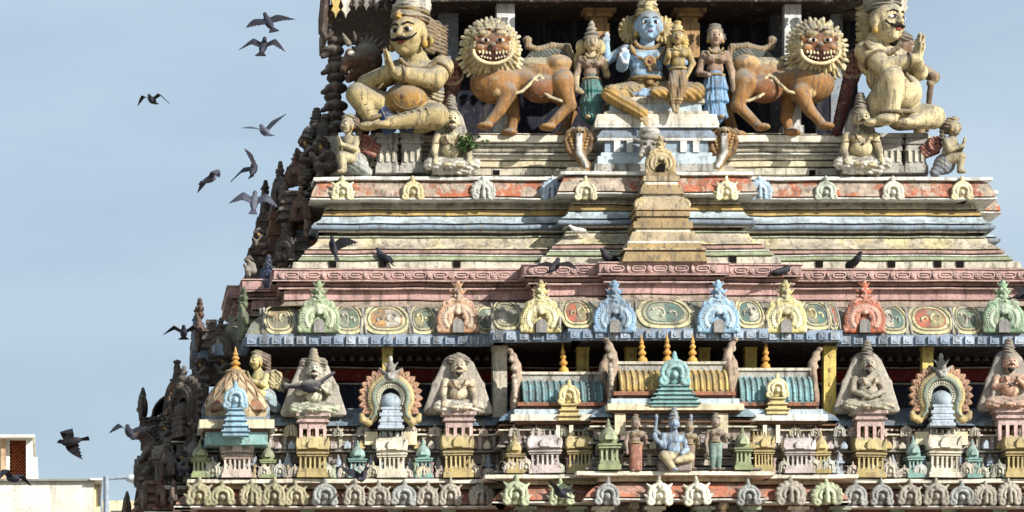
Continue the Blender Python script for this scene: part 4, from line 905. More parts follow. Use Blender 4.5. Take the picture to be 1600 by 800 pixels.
def head(f, g, cx, cy, d, r, yaw=0, skin=None, det='face_paint', stache=False, beard=None, lips='#9a4a3a', brow=True, eye='#f0ece0', ears=True, ring='#c9a24a', thick=1):
    """head with half-height r at pixel (cx, cy); yaw in degrees, positive turns to the right of the picture"""
    cy_, sy_ = math.cos(R(yaw)), math.sin(R(yaw))
    def P(a, b, c): return (cx+r*(a*cy_+c*sy_), cy-r*b, d+r*(a*sy_-c*cy_))
    M = eul(rz=yaw); f_ = lambda *t: tuple(r*q for q in t)
    f.ell(g, P(0,.2,-.02), f_(.8,.82,.8), skin, M); f.ell(g, P(0,-.3,.1), f_(.66,.66,.66), skin, M)
    for s in (-1, 1): f.ell(g, P(s*.36,-.22,.42), f_(.3,.28,.3), skin, M)
    f.cap(g, P(0,.28,.74), P(0,-.1,.92), r*.085, r*.12, skin); f.ell(g, P(0,-.13,.82), f_(.19,.1,.09), skin, M); f.ell(g, P(0,-.74,.46), f_(.22,.2,.17), skin, M)
    for s in (-1, 1): f.cap(g, P(s*.1,.34,.7), P(s*.5,.3,.5), r*.1, r*.08, skin)
    if ears:
        for s in (-1, 1): f.ell(g, P(s*.78,-.02,-.05), f_(.12,.22,.3), skin, M); f.ell(g, P(s*.82,-.45,0), f_(.13,.17,.2), ring, M)
    if det not in f.g: f.grp(det, '#1a120e', k=.3, cell=max(.55, r*.045), mat=FDET)
    for s in (-1, 1):
        f.ell(det, P(s*.32,.1,.66), f_(.23,.12,.11), eye, M); f.ell(det, P(s*.31,.1,.73), f_(.11,.085,.09), '#120c0a', M); f.ch(det, [P(s*.12,.12,.76), P(s*.3,.21,.75), P(s*.52,.1,.6)], r*.04, r*.03, '#1c120c')
        f.ch(det, [P(s*.12,.34,.79), P(s*.34,.43,.72), P(s*.58,.32,.55)], r*.05*thick, r*.03*thick, '#231812')
    f.ell(det, P(0,-.46,.72), f_(.2,.09,.06), lips, M); f.ell(det, P(0,-.38,.73), f_(.17,.07,.045), lips, M)
    if stache:
        for s in (-1, 1): f.ch(det, [P(0,-.27,.84), P(s*.28,-.31,.77), P(s*.52,-.24,.62), P(s*.66,-.06,.5)], r*.10, r*.04, '#15100d')
    if beard:
        f.ell(g, P(0,-.82,.4), f_(.4,.36,.3), beard, M); f.cap(g, P(0,-.95,.5), P(0,-1.3,.45), r*.24, r*.08, beard)
        for s in (-1, 1): f.ch(det, [P(0,-.25,.9), P(s*.24,-.3,.8), P(s*.4,-.46,.62)], r*.065, r*.05, '#1c1612')
    return P
def hand(f, g, w, t, r, col=None, side=(1,0,0), curl=0):
    """palm from wrist w towards t with four fingers and a thumb; side = direction across the palm"""
    w = Vector(w); t = Vector(t); ax = t-w; L_ = ax.length; ax.normalize(); sd = Vector(side); sd.normalize(); nr = ax.cross(sd)
    m = w+ax*L_*.45
    for i in range(4):
        o = sd*((i-1.5)*r*.55); ln = (.98, 1.08, 1.0, .85)[i]
        f.cap(g, tuple(w+o*.5), tuple(m+o), r*.5, r*.36, col)
        e = w+ax*L_*ln+o*1.1; mid = m.lerp(e, .55)+nr*curl*.4
        f.cap(g, tuple(m+o), tuple(mid), r*.32, r*.28, col); f.cap(g, tuple(mid), tuple(e+nr*curl), r*.28, r*.2, col)
    b = w+ax*L_*.15-sd*r*.7
    f.cap(g, tuple(b), tuple(b+ax*L_*.3-sd*r*.6), r*.34, r*.3, col); f.cap(g, tuple(b+ax*L_*.3-sd*r*.6), tuple(b+ax*L_*.5-sd*r*.65), r*.28, r*.2, col)
# ---------------------------------------------------------------- guardians
def guardian_left():
    f = Fig(625, 209, .55, 1.4, 2.8); SK = '#c0ab76'
    f.grp('body', SK)
    P = head(f, 'body', 637, 58, -10, 35, -32, stache=True, thick=1.3)
    f.cap('body', (648,88,0), (652,104,2), 18, 22)
    f.ell('body', (655,118,2), (40,27,26)); f.ell('body', (650,140,2), (33,27,26)); f.ell('body', (633,160,-16), (34,30,27), '#a8803e'); f.ell('body', (660,168,4), (34,30,24))
    f.ell('body', (626,160,-44), (4,3,4), '#7a5a30')
    f.cap('body', (690,106,-2), (676,131,-28), 19, 16); f.cap('body', (676,131,-28), (618,124,-44), 16.5, 10)
    f.cap('body', (624,108,14), (572,132,0), 18, 15); f.cap('body', (572,132,0), (603,120,-36), 14, 9.5)
    hand(f, 'body', (611,122,-46), (600,90,-48), 7.5, None, (.25,0,1)); hand(f, 'body', (605,122,-38), (597,90,-42), 7, None, (.25,0,1))
    f.cap('body', (640,182,2), (558,150,-14), 25, 17); f.cap('body', (557,151,-15), (583,195,-18), 18, 11); f.ell('body', (574,203,-28), (17,12,7))
    f.cap('body', (655,186,0), (678,188,-34), 24, 20); f.cap('body', (678,189,-34), (606,200,-40), 19, 10); f.ell('body', (594,204,-44), (16,9,6))
    f.grp('carved_lines', '#6e5a38', k=.8, cell=1.0)
    for i in range(5): f.ch('carved_lines', [(664-i*2,138+i*5,-26), (676,140+i*5,-22), (688,137+i*5,-10)], 1.4, 1.0)
    for t in (.2,.35,.5,.65,.8): f.ch('carved_lines', [(678-72*t-3,176+12*t,-50+2*t), (678-72*t+2,189+11*t,-54+10*t), (678-72*t+5,203+4*t,-46)], 1.3, 1.0)
    for t in (.25,.45,.65,.85): f.ch('carved_lines', [(557+26*t-14,151+44*t+5,-24), (557+26*t,151+44*t-1,-33+4*t), (557+26*t+14,151+44*t-6,-24)], 1.2, .9)
    f.ch('carved_lines', arcp(634, 160, 24, 19, 200, 340, 8, -40), 1.2)
    f.grp('loincloth', '#31588f', k=4); f.cap('loincloth', (596,158,-8), (606,204,-22), 13, 12); f.ell('loincloth', (600,166,-16), (9,10,15), '#9fb6cc'); f.cap('loincloth', (606,190,-20), (640,200,-10), 12, 9, '#2a4674')
    f.grp('ornaments', '#7c643c', k=1.2, cell=1.1)
    f.ch('ornaments', arcp(652, 92, 30, 22, 200, 340, 8, -26), 4); f.ch('ornaments', arcp(654, 96, 34, 34, 205, 335, 8, -27), 3)
    for y_ in (148, 154, 160): f.ch('ornaments', [(674,y_-3,-24), (684,y_,-18), (692,y_-2,-6)], 2.6, 2.2, '#c9bd90')
    f.tor('ornaments', (655,176,4), (0,0,1), 33, 4.5); f.tor('ornaments', (684,116,-14), (.4,.6,.75), 18, 3); f.tor('ornaments', (626,126,-42), (.98,.1,.1), 12, 2.6); f.tor('ornaments', (582,191,-18), (-.4,0,.9), 13, 3)
    f.grp('crown', '#c0b79c', k=3)
    cz = [(34,29.5,'#7f5c38'), (28,31,'#b0a68c'), (21,30.5,'#8f7a50'), (14,29,'#c9c3b0')]
    for y_, rr, c in cz: f.ell('crown', (641,y_,-4), (rr,rr*.98,6), c, eul(ry=7))
    f.cap('crown', (646,8,0), (650,-40,2), 28, 18, '#cfcab8'); f.ell('crown', (619,30,-28), (5,5,7), '#c9a24a')
    f.grp('hair', '#7c684c', k=2, cell=1.5); f.ell('hair', (664,52,10), (20,20,32))
    for i in range(9):
        y_ = 30+i*5.5; f.ch('hair', [(664,y_,4-i), (676,y_+6,6), (684,y_+3,8), (692,y_+11,10), (699,y_+9,10)], 4.2, 2.4, '#8a7452' if i % 2 else '#6a583e')
    f.grp('earring', '#b09850', k=1.5, cell=1.2); f.tor('earring', (668,68,-14), (.8,.6,0), 7, 3.4); f.ell('earring', (668,68,-15), (4,4,4))
    f.grp('wing', '#6e3a34', k=2, cell=1.5); f.ell('wing', (708,118,16), (15,6,30)); f.cap('wing', (706,140,18), (700,200,20), 11, 9, '#5c302c')
    f.tor('wing', (708,112,11), (0,1,0), 17, 2.2, '#b09478')
    for i in range(14): f.ell('wing', (708+(i%3-1)*7,94+(i//3)*8,10), (2.4,2,2.4), '#a8705c')
    f.build('guardian_statue', 'big seated moustached guardian with hands pressed together, tall crown and blue loincloth', 'statue')
def guardian_right():
    f = Fig(1400, 209, .55, 1.4, 2.8); SK = '#d6c496'
    f.grp('body', SK)
    head(f, 'body', 1383, 38, -12, 33, 36, stache=True, thick=1.3)
    f.cap('body', (1370,64,0), (1368,80,2), 18, 22)
    f.ell('body', (1376,96,2), (36,26,27)); f.ell('body', (1386,122,2), (32,26,26)); f.ell('body', (1408,148,-10), (30,30,30)); f.ell('body', (1395,165,6), (32,30,24))
    f.cap('body', (1352,82,-6), (1376,112,-30), 18, 15); f.cap('body', (1376,112,-30), (1418,102,-44), 15, 9.5)
    f.cap('body', (1402,84,18), (1438,112,6), 16, 13); f.cap('body', (1438,112,6), (1426,100,-30), 12, 9)
    hand(f, 'body', (1421,102,-46), (1425,66,-48), 7.5, None, (-.4,0,1)); hand(f, 'body', (1427,102,-38), (1432,66,-42), 7, None, (-.4,0,1))
    f.cap('body', (1372,172,4), (1386,132,-38), 26, 18); f.cap('body', (1386,131,-38), (1384,186,-34), 18, 14); f.ell('body', (1374,196,-42), (17,15,9)); f.ell('body', (1352,200,-40), (12,10,6))
    f.cap('body', (1410,178,10), (1455,186,-16), 24, 18); f.cap('body', (1455,188,-16), (1420,196,-34), 17, 11); f.ell('body', (1408,200,-40), (16,9,7))
    f.grp('ornaments', '#7a6a48', k=1.2, cell=1.1)
    f.ch('ornaments', arcp(1374, 66, 28, 24, 200, 340, 8, -25), 4); f.ch('ornaments', [(1352,70,-20), (1380,104,-26), (1408,118,-22)], 3.2); f.ch('ornaments', [(1408,120,-26), (1416,134,-36)], 4, 3)
    f.tor('ornaments', (1364,98,-18), (-.4,.6,.75), 17.5, 3); f.tor('ornaments', (1411,104,-43), (.98,.1,.1), 11, 2.4); f.tor('ornaments', (1385,184,-34), (0,0,1), 15, 3); f.tor('ornaments', (1398,180,4), (0,0,1), 33, 4)
    f.grp('crown', '#8c8678', k=3)
    for y_, rr, c in ((18,28,'#5f584c'), (12,29.5,'#8a8374'), (5,29,'#a59c86')): f.ell('crown', (1379,y_,-4), (rr,rr*.98,5.5), c, eul(ry=-7))
    f.cap('crown', (1374,-6,2), (1372,-45,2), 26, 17, '#b9b29c')
    f.grp('hair', '#b09a68', k=2, cell=1.5); f.ell('hair', (1356,36,10), (16,18,34))
    for i in range(8): y_ = 8+i*8; f.ch('hair', [(1356,y_,0), (1346,y_+6,2), (1340,y_+5,3)], 5, 3, '#c2ac78' if i % 2 else '#a08a5c')
    f.grp('wing', '#6e3a34', k=2, cell=1.5); f.ell('wing', (1334,104,16), (15,6,30)); f.cap('wing', (1330,125,18), (1312,200,20), 11, 9, '#5c302c')
    f.tor('wing', (1334,102,11), (0,1,0), 17, 2.2, '#b09478')
    for i in range(14): f.ell('wing', (1334+(i%3-1)*7,84+(i//3)*8,10), (2.4,2,2.4), '#a8705c')
    f.build('guardian_statue', 'big pale moustached guardian kneeling on one knee with hands pressed together', 'statue')
guardian_left(); guardian_right()
f = Fig(1432, 209, 1.75, 1.6, 4); f.grp('body', '#a08a66'); head(f, 'body', 1412, 78, 0, 22, 80, skin='#7a5a40'); f.ell('body', (1414,112,0), (20,18,24)); f.ell('body', (1414,150,0), (22,20,24)); f.cap('body', (1424,100,-4), (1458,122,-6), 11, 9); f.cap('body', (1458,122,-6), (1450,134,-16), 8, 6); f.cap('body', (1414,170,0), (1440,180,-10), 18, 14); f.cap('body', (1440,180,-10), (1436,205,-6), 12, 10)
f.grp('club', '#6f5a44', k=2); f.ch('club', [(1452,128,-16), (1449,150,-16), (1447,176,-14), (1446,206,-12)], 5, 3.5); f.ell('club', (1453,124,-16), (7,7,8)); f.grp('hair', '#4a382c', k=2); f.ell('hair', (1408,66,2), (20,20,18))
f.build('guardian_statue', 'brown guardian leaning on a club on the porch behind the pale guardian', 'statue')
# ---------------------------------------------------------------- lions
def lion(mx, label):
    X = lambda x: x if not mx else 2038-x
    sg = -1 if mx else 1
    f = Fig(X(815), 209, .62, 1.5, 3); BR = '#a0733f'
    q = lambda x, y, d: (X(x), y, d)
    f.grp('body', BR)
    f.ell('body', q(774,130,0), (40,32,32)); f.ell('body', q(808,124,8), (42,26,21)); f.ell('body', q(846,115,12), (36,25,23)); f.ell('body', q(872,122,14), (25,29,36)); f.ell('body', q(786,146,-16), (16,16,20)); f.ell('body', q(880,134,-10), (18,16,24))
    f.ell('body', q(840,99,14), (42,24,12), '#b5a684'); f.ell('body', q(872,100,8), (24,26,16), '#c09a68'); f.ell('body', q(776,150,-22), (8,8,8), '#d2b078'); f.ell('body', q(845,140,-4), (30,22,22), '#87552e')
    for d, (a, b, c_) in ((-22, ((792,150),(778,178),(757,202))), (26, ((800,150),(806,180),(800,202)))):
        f.cap('body', q(*a, d), q(*b, d-4), 14, 9); f.cap('body', q(*b, d-4), q(*c_, d-6), 9, 7); f.ell('body', q(c_[0]-3, 204, d-12), (13,12,6)) 
    for d, (a, b, c_) in ((-14, ((876,134),(888,168),(856,202))), (40, ((880,134),(897,166),(884,202)))):
        f.cap('body', q(*a, d), q(*b, d-2), 18, 10); f.cap('body', q(*b, d-2), q(*c_, d-6), 9.5, 7); f.ell('body', q(c_[0]-4, 204, d-12), (13,12,6)); f.ell('body', q(b[0], b[1], d), (10.5,10,10.5))
    f.ell('body', q(765,80,-10), (36,28,38)); 
    f.grp('tail', '#a08868', k=3, cell=1.4); f.ch('tail', [q(884,104,22), q(896,84,26), q(890,68,26), q(866,66,26), q(842,72,26), q(828,66,26), q(826,57,26)], 6, 5); f.ell('tail', q(827,56,26), (7,6,6))
    f.grp('wing', '#3e4a44', k=3); f.ell('wing', q(862,86,26), (36,7,20)); f.ell('wing', q(850,92,26), (30,7,16))
    f.grp('piping', '#dcc89a', k=1.5, cell=1.2)
    f.ch('piping', [q(782,161,-24), q(796,154,-30), q(812,149,-28), q(824,138,-26), q(832,127,-22), q(840,122,-20), q(846,127,-20), q(842,133,-21), q(836,131,-21)], 2.6)
    f.ch('piping', [q(836,134,-20), q(842,146,-20), q(856,156,-22), q(872,162,-22), q(886,164,-18)], 2.6)
    f.grp('mane', '#d2c6a0', k=1.2, cell=1.2)
    for ring, (n, r0, r1, rr, d, c_) in enumerate(((44, 33, 49, 3.9, -16, None), (40, 30, 43, 3.5, -24, '#b9a570'), (34, 27, 37, 3.2, -31, '#cdbb8c'))):
        n -= 5 if mx else 0; wob = random.Random(n+(50 if mx else 0))
        for i in range(n):
            a = 2*math.pi*(i+.5*ring+wob.uniform(-.2,.2))/n; r1_ = r1; el = 1.12 if math.sin(a) < -.2 else 1.0
            f.cap('mane', (X(765)+r0*math.cos(a), 80-r0*math.sin(a), d-4), (X(765)+r1*wob.uniform(.94,1.03)*el*math.cos(a)*.98, 80-r1*wob.uniform(.94,1.03)*el*math.sin(a), d+6), rr, rr*.75, c_)
    f.grp('face', '#7a4a26', k=2.5, cell=1.1)
    f.ell('face', (X(765),80,-30), (30,14,32)); f.ell('face', (X(765),98,-38), (24,10,13)); f.ell('face', (X(765),84,-46), (5,6,7), '#5a3420'); f.ell('face', (X(765),90,-46), (8,5,4), '#4a2a1a')
    for s in (-1, 1):
        f.ell('face', (X(765)+s*13,61,-40), (9,6,5), '#cbb890'); f.ell('face', (X(765)+s*20,84,-40), (7,6,6), '#a87848'); f.cap('face', (X(765)+s*5,56,-44), (X(765)+s*24,58,-40), 2.4, 1.6, '#4a2a1a')
        f.ell('face', (X(765)+s*26,68,-36), (4,4,5), '#8a5a30')
    f.grp('eyes', '#f0e8d4', k=.5, cell=.9, mat=FDET)
    for s in (-1, 1): f.ell('eyes', (X(765)+s*12,73,-43), (6.5,4.5,3.6)); f.ell('eyes', (X(765)+s*11,73,-46), (3.2,3,3), '#1a0e0a')
    f.grp('mouth', '#3a120e', k=1, cell=1.0, mat=FDET); f.ell('mouth', (X(765),98,-42), (26,7,9)); f.ell('mouth', (X(765),90,-40), (27,6,5), '#7a4a26')
    f.ch('mouth', arcp(X(765), 90, 30, 20, 180, 360, 14, -46), 2.7, None, '#e2cfa0')
    f.grp('teeth', '#efe6cc', k=.6, cell=.9, mat=FDET)
    for i in range(-4, 5):
        if i == 0: continue
        f.ell('teeth', (X(765)+i*5.2, 95-abs(i)*.7, -50+abs(i)*.6), (2.0,1.8,2.8 if abs(i) != 3 else 4.4), '#d2c49c')
        f.ell('teeth', (X(765)+i*4.4, 104-abs(i)*1.2, -50+abs(i)*.6), (1.8,1.6,1.9), '#d8cba8')
    f.build('lion_statue', label, 'statue')
lion(False, 'brown lion with a petalled mane whose rump is beside the woman in the green skirt'); lion(True, 'brown lion with a petalled mane whose rump is beside the woman in the blue skirt')
# ---------------------------------------------------------------- the seated blue deity and companions
def deity():
    f = Fig(1010, 187, .50, 1.3, 2.4); BL = '#9cbcd4'; GD = '#b8924e'
    f.grp('body', BL)
    head(f, 'body', 1012, 44, -12, 25, 0, lips='#6a5a78', ears=True)
    f.cap('body', (1011,62,-2), (1011,74,0), 11, 14)
    f.ell('body', (1009,88,0), (34,19,19)); f.ell('body', (1009,104,-1), (27,18,18)); f.ell('body', (1010,118,-3), (26,19,12))
    for s in (-1, 1): f.ell('body', (1009+s*13,90,-14), (12,7,9))
    f.cap('body', (978,80,0), (970,106,-12), 11, 9); f.cap('body', (970,106,-12), (972,96,-36), 9, 7.5); f.cap('body', (1041,82,0), (1052,108,-8), 11, 9); f.cap('body', (1052,108,-8), (1066,104,-26), 8, 6)
    hand(f, 'body', (971,106,-38), (971,84,-40), 6, '#d8dce4', (1,0,0))
    f.cap('body', (974,78,10), (950,92,14), 9, 7); f.cap('body', (950,92,14), (948,66,8), 7, 5.5); hand(f, 'body', (948,68,8), (950,50,6), 4.2, '#c2cdd6', (1,0,0))
    f.grp('garment', GD, k=4)
    f.ell('garment', (1010,130,0), (28,20,12)); f.cap('garment', (995,144,-6), (950,152,-26), 17, 13, '#b49a62'); f.cap('garment', (950,154,-28), (998,186,-40), 13, 9, GD)
    f.cap('garment', (1025,144,-6), (1084,148,-22), 17, 14, '#a8874a'); f.cap('garment', (1084,152,-24), (1016,153,-42), 12, 8)
    f.grp('foot', BL, k=2, cell=1.2); f.grp('foot.001', BL, k=2, cell=1.2); hand(f, 'foot', (1014,153,-42), (984,157,-44), 5, None, (0,1,0)); hand(f, 'foot.001', (998,186,-42), (1004,206,-46), 5, '#b9a070', (1,0,0))
    f.grp('ornaments', '#a3814a', k=1, cell=1.0)
    f.ch('ornaments', arcp(1010, 68, 20, 12, 190, 350, 8, -16), 3.2); f.ch('ornaments', arcp(1010, 70, 28, 28, 195, 345, 10, -18), 2.6); f.tor('ornaments', (1012,101,-21), (0,1,0), 7, 3); f.ell('ornaments', (1012,101,-22), (4,3,4), '#7a3a2a'); f.ell('ornaments', (1012,114,-23), (4,3,4))
    f.tor('ornaments', (975,90,-6), (.2,.3,.9), 11, 2.2); f.tor('ornaments', (1046,92,-4), (.2,.3,.9), 11, 2.2); f.tor('ornaments', (1010,126,0), (0,0,1), 27, 3.4); f.ell('ornaments', (1012,132,-22), (6,4,6)); f.ch('ornaments', [(984,74,-14), (1000,96,-20), (1022,112,-21)], 1.8, 1.8, '#8a7a5a')
    f.ch('ornaments', [(946,146,-38), (962,160,-40)], 2); f.ch('ornaments', [(980,136,-22), (966,146,-34)], 2); f.ch('ornaments', [(1050,138,-24), (1056,158,-34)], 2); f.ch('ornaments', [(1068,138,-26), (1074,160,-34)], 2)
    f.grp('halo', '#b59a60', k=1.2, cell=1.4)
    for s in (-1, 1):
        f.ell('halo', (1012+s*26,44,14), (18,4,22))
        for i in range(14):
            a = 2*math.pi*i/14; f.cap('halo', (1012+s*26+7*math.cos(a), 44-8*math.sin(a), 10), (1012+s*26+17*math.cos(a), 44-21*math.sin(a), 11), 1.6, 2.2, '#d0b880')
    f.grp('crown', '#b59860', k=2, cell=1.3)
    for y_, rr, c in ((26,21,'#a8843e'), (20,19,'#c9b070'), (15,17,'#8f7a4a'), (8,16,'#cfc6a4'), (0,15,'#bfae80'), (-10,13,'#cfc6a4'), (-20,10,'#b09a64')): f.ell('crown', (1011,y_,-2), (rr,rr*.9,6), c)
    f.ell('crown', (1011,14,-18), (7,4,9), '#d8c890')
    f.build('deity_statue', 'blue-skinned crowned deity seated with one leg down and white palm raised', 'statue')
    f = Fig(1062, 184, .22, 1.2, 2.5); f.grp('body', '#b39a62')
    head(f, 'body', 1058, 60, -4, 12, -8, lips='#8a4a3a')
    f.cap('body', (1059,70,0), (1059,76,0), 5.5, 7); f.ell('body', (1060,84,0), (15,9,10)); f.ell('body', (1060,98,0), (11,9,11))
    for s in (-1, 1): f.ell('body', (1060+s*6,86,-7), (5.5,5,5))
    f.cap('body', (1046,80,0), (1041,98,-4), 5.5, 4.5); f.cap('body', (1041,98,-4), (1043,92,-14), 4.2, 3.4); f.ell('body', (1042,88,-16), (4,4,7))
    f.cap('body', (1075,80,0), (1082,100,-2), 5.5, 4.5); f.cap('body', (1082,100,-2), (1072,120,-10), 4.5, 3.4); hand(f, 'body', (1072,120,-10), (1066,128,-14), 2.4, None, (1,0,0))
    f.grp('skirt', '#8f7450', k=2.5); f.ell('skirt', (1060,114,0), (14,11,9)); f.cap('skirt', (1054,118,-4), (1048,136,-14), 9, 7.5); f.cap('skirt', (1048,136,-14), (1048,164,-16), 7.5, 6); f.cap('skirt', (1066,118,-4), (1064,138,-14), 9, 7.5); f.cap('skirt', (1064,138,-14), (1056,164,-17), 7.5, 6)
    f.grp('foot', '#a08a60', k=1.5, cell=1); f.grp('foot.001', '#a08a60', k=1.5, cell=1); f.cap('foot', (1048,164,-16), (1050,178,-22), 4.2, 3); f.cap('foot.001', (1056,164,-17), (1054,180,-22), 4, 3)
    f.grp('crown', '#b79a58', k=1.5); f.ell('crown', (1058,50,-2), (11,10,4)); f.ell('crown', (1058,45,-2), (9,8,5), '#c8b47a'); f.ell('crown', (1058,38,-2), (6,6,6))
    f.grp('hair', '#c8ac60', k=1.5); f.ell('hair', (1070,66,6), (7,6,14)); f.ell('hair', (1047,66,6), (5,6,12))
    f.grp('ornaments', '#c0aa6a', k=.8, cell=.8); f.ch('ornaments', arcp(1060, 74, 9, 6, 190, 350, 6, -9), 1.5); f.tor('ornaments', (1060,108,0), (0,0,1), 12.5, 2); f.tor('ornaments', (1049,160,-15), (0,0,1), 6.5, 1.4); f.tor('ornaments', (1057,160,-17), (0,0,1), 6.5, 1.4)
    f.build('consort_statue', 'small golden consort seated on the blue deity\'s knee with feet hanging', 'statue')
deity()
def attendant(px, top, foot, yy, sk, bod, sk1, sk2, crown, label, flare=1, halo=True, hold=-1):
    """standing woman in a tiered skirt; s pixels per unit of a 150 px figure"""
    S = (foot-top)/150; f = Fig(px, foot, yy, 1.35, 3); q = lambda x, y, d: (px+x*S, top+y*S, d*S)
    f.grp('body', bod); head(f, 'body', px, top+31*S, -4*S, 13.5*S, 0, skin=sk, lips='#8a4a3a')
    f.cap('body', q(0,42,0), q(0,50,0), 5.5*S, 8*S, sk); f.ell('body', q(0,60,0), (17*S,10*S,12*S)); f.ell('body', q(0,76,0), (12.5*S,9*S,12*S))
    for s in (-1, 1): f.ell('body', q(s*7,63,-8), (7*S,6*S,6*S))
    f.cap('body', q(-16,55,0), q(-24,82,-2), 6*S, 5*S); f.cap('body', q(-24,82,-2), q(-24,104,-8) if hold < 0 else q(-12,88,-16), 4.8*S, 3.8*S, sk)
    if hold < 0: hand(f, 'body', q(-24,104,-8), q(-14,110,-14), 3*S, sk, (0,1,0))
    f.cap('body', q(16,55,0), q(24,80,-2), 6*S, 5*S); f.cap('body', q(24,80,-2), q(21,70,-14) if hold < 0 else q(26,100,-6), 4.8*S, 3.8*S, sk)
    f.ell('body', q(21,64,-16) if hold < 0 else q(26,106,-6), (4*S,4*S,6*S), sk)
    f.grp('skirt', sk1, k=2, cell=1.25)
    for y0, y1, r0, r1, c in ((84,104,13,18,sk1), (100,122,14,19,sk2), (116,144,13,17,sk1)):
        f.cap('skirt', q(0,y0,0), q(0,y1,-1), r0*S*.8, r1*S*.8, c)
        for i in range(9):
            a = math.pi*(i/8)+math.pi; x = (r1*.9)*math.cos(a); d = (r1*.8)*math.sin(a)
            f.cap('skirt', q(x*.75,y0+3,d*.75), q(x*flare,y1+1,d), 2.4*S, 3.2*S, c if i % 2 else sk2)
    f.grp('foot', sk, k=1.5, cell=1); f.ell('foot', q(-7,147,-10), (5*S,8*S,3.5*S)); f.grp('foot.001', sk, k=1.5, cell=1); f.ell('foot.001', q(7,147,-10), (5*S,8*S,3.5*S))
    f.grp('ornaments', '#a8905a', k=1, cell=.9); f.ch('ornaments', arcp(px, top+47*S, 10*S, 7*S, 190, 350, 6, -10*S), 1.8*S); f.ch('ornaments', arcp(px, top+49*S, 13*S, 14*S, 195, 345, 8, -12*S), 1.4*S); f.tor('ornaments', q(0,86,0), (0,0,1), 13*S, 2.2*S); f.tor('ornaments', q(-20,66,0), (-.3,0,.95), 6*S, 1.3*S); f.tor('ornaments', q(20,66,0), (.3,0,.95), 6*S, 1.3*S)
    f.grp('crown', crown, k=1.5); f.ell('crown', q(0,22,-1), (12.5*S,11*S,5*S))
    if halo:
        f.ell('crown', q(0,16,-1), (11*S,10*S,5*S), '#8c8478'); f.ell('crown', q(0,8,-1), (8*S,7*S,6*S)); f.ell('crown', q(0,0,-1), (5*S,5*S,5*S)); f.grp('halo', '#cfbc80', k=1.5)
        f.ell('halo', q(-15,34,6), (9*S,4*S,12*S)); f.ell('halo', q(15,34,6), (9*S,4*S,12*S)); f.ell('halo', q(-20,58,8), (7*S,3*S,18*S), '#a89460')
    else: f.ell('crown', q(0,16,0), (9.5*S,9*S,6*S), '#6a6258'); f.ell('crown', q(12,30,6), (5*S,6*S,8*S), '#5a5248')
    f.build('attendant_statue', label, 'statue')
attendant(924, 38, 188, .5, '#c9b488', '#a98f78', '#2f6a66', '#47807c', '#a39a88', 'standing woman in a green tiered skirt beside the blue deity', .95)
attendant(1117, 26, 188, .5, '#b89c80', '#a0826c', '#6f9cc8', '#86b4da', '#6c6256', 'standing woman in a light blue tiered skirt beside the blue deity', 1.05, False, 1)
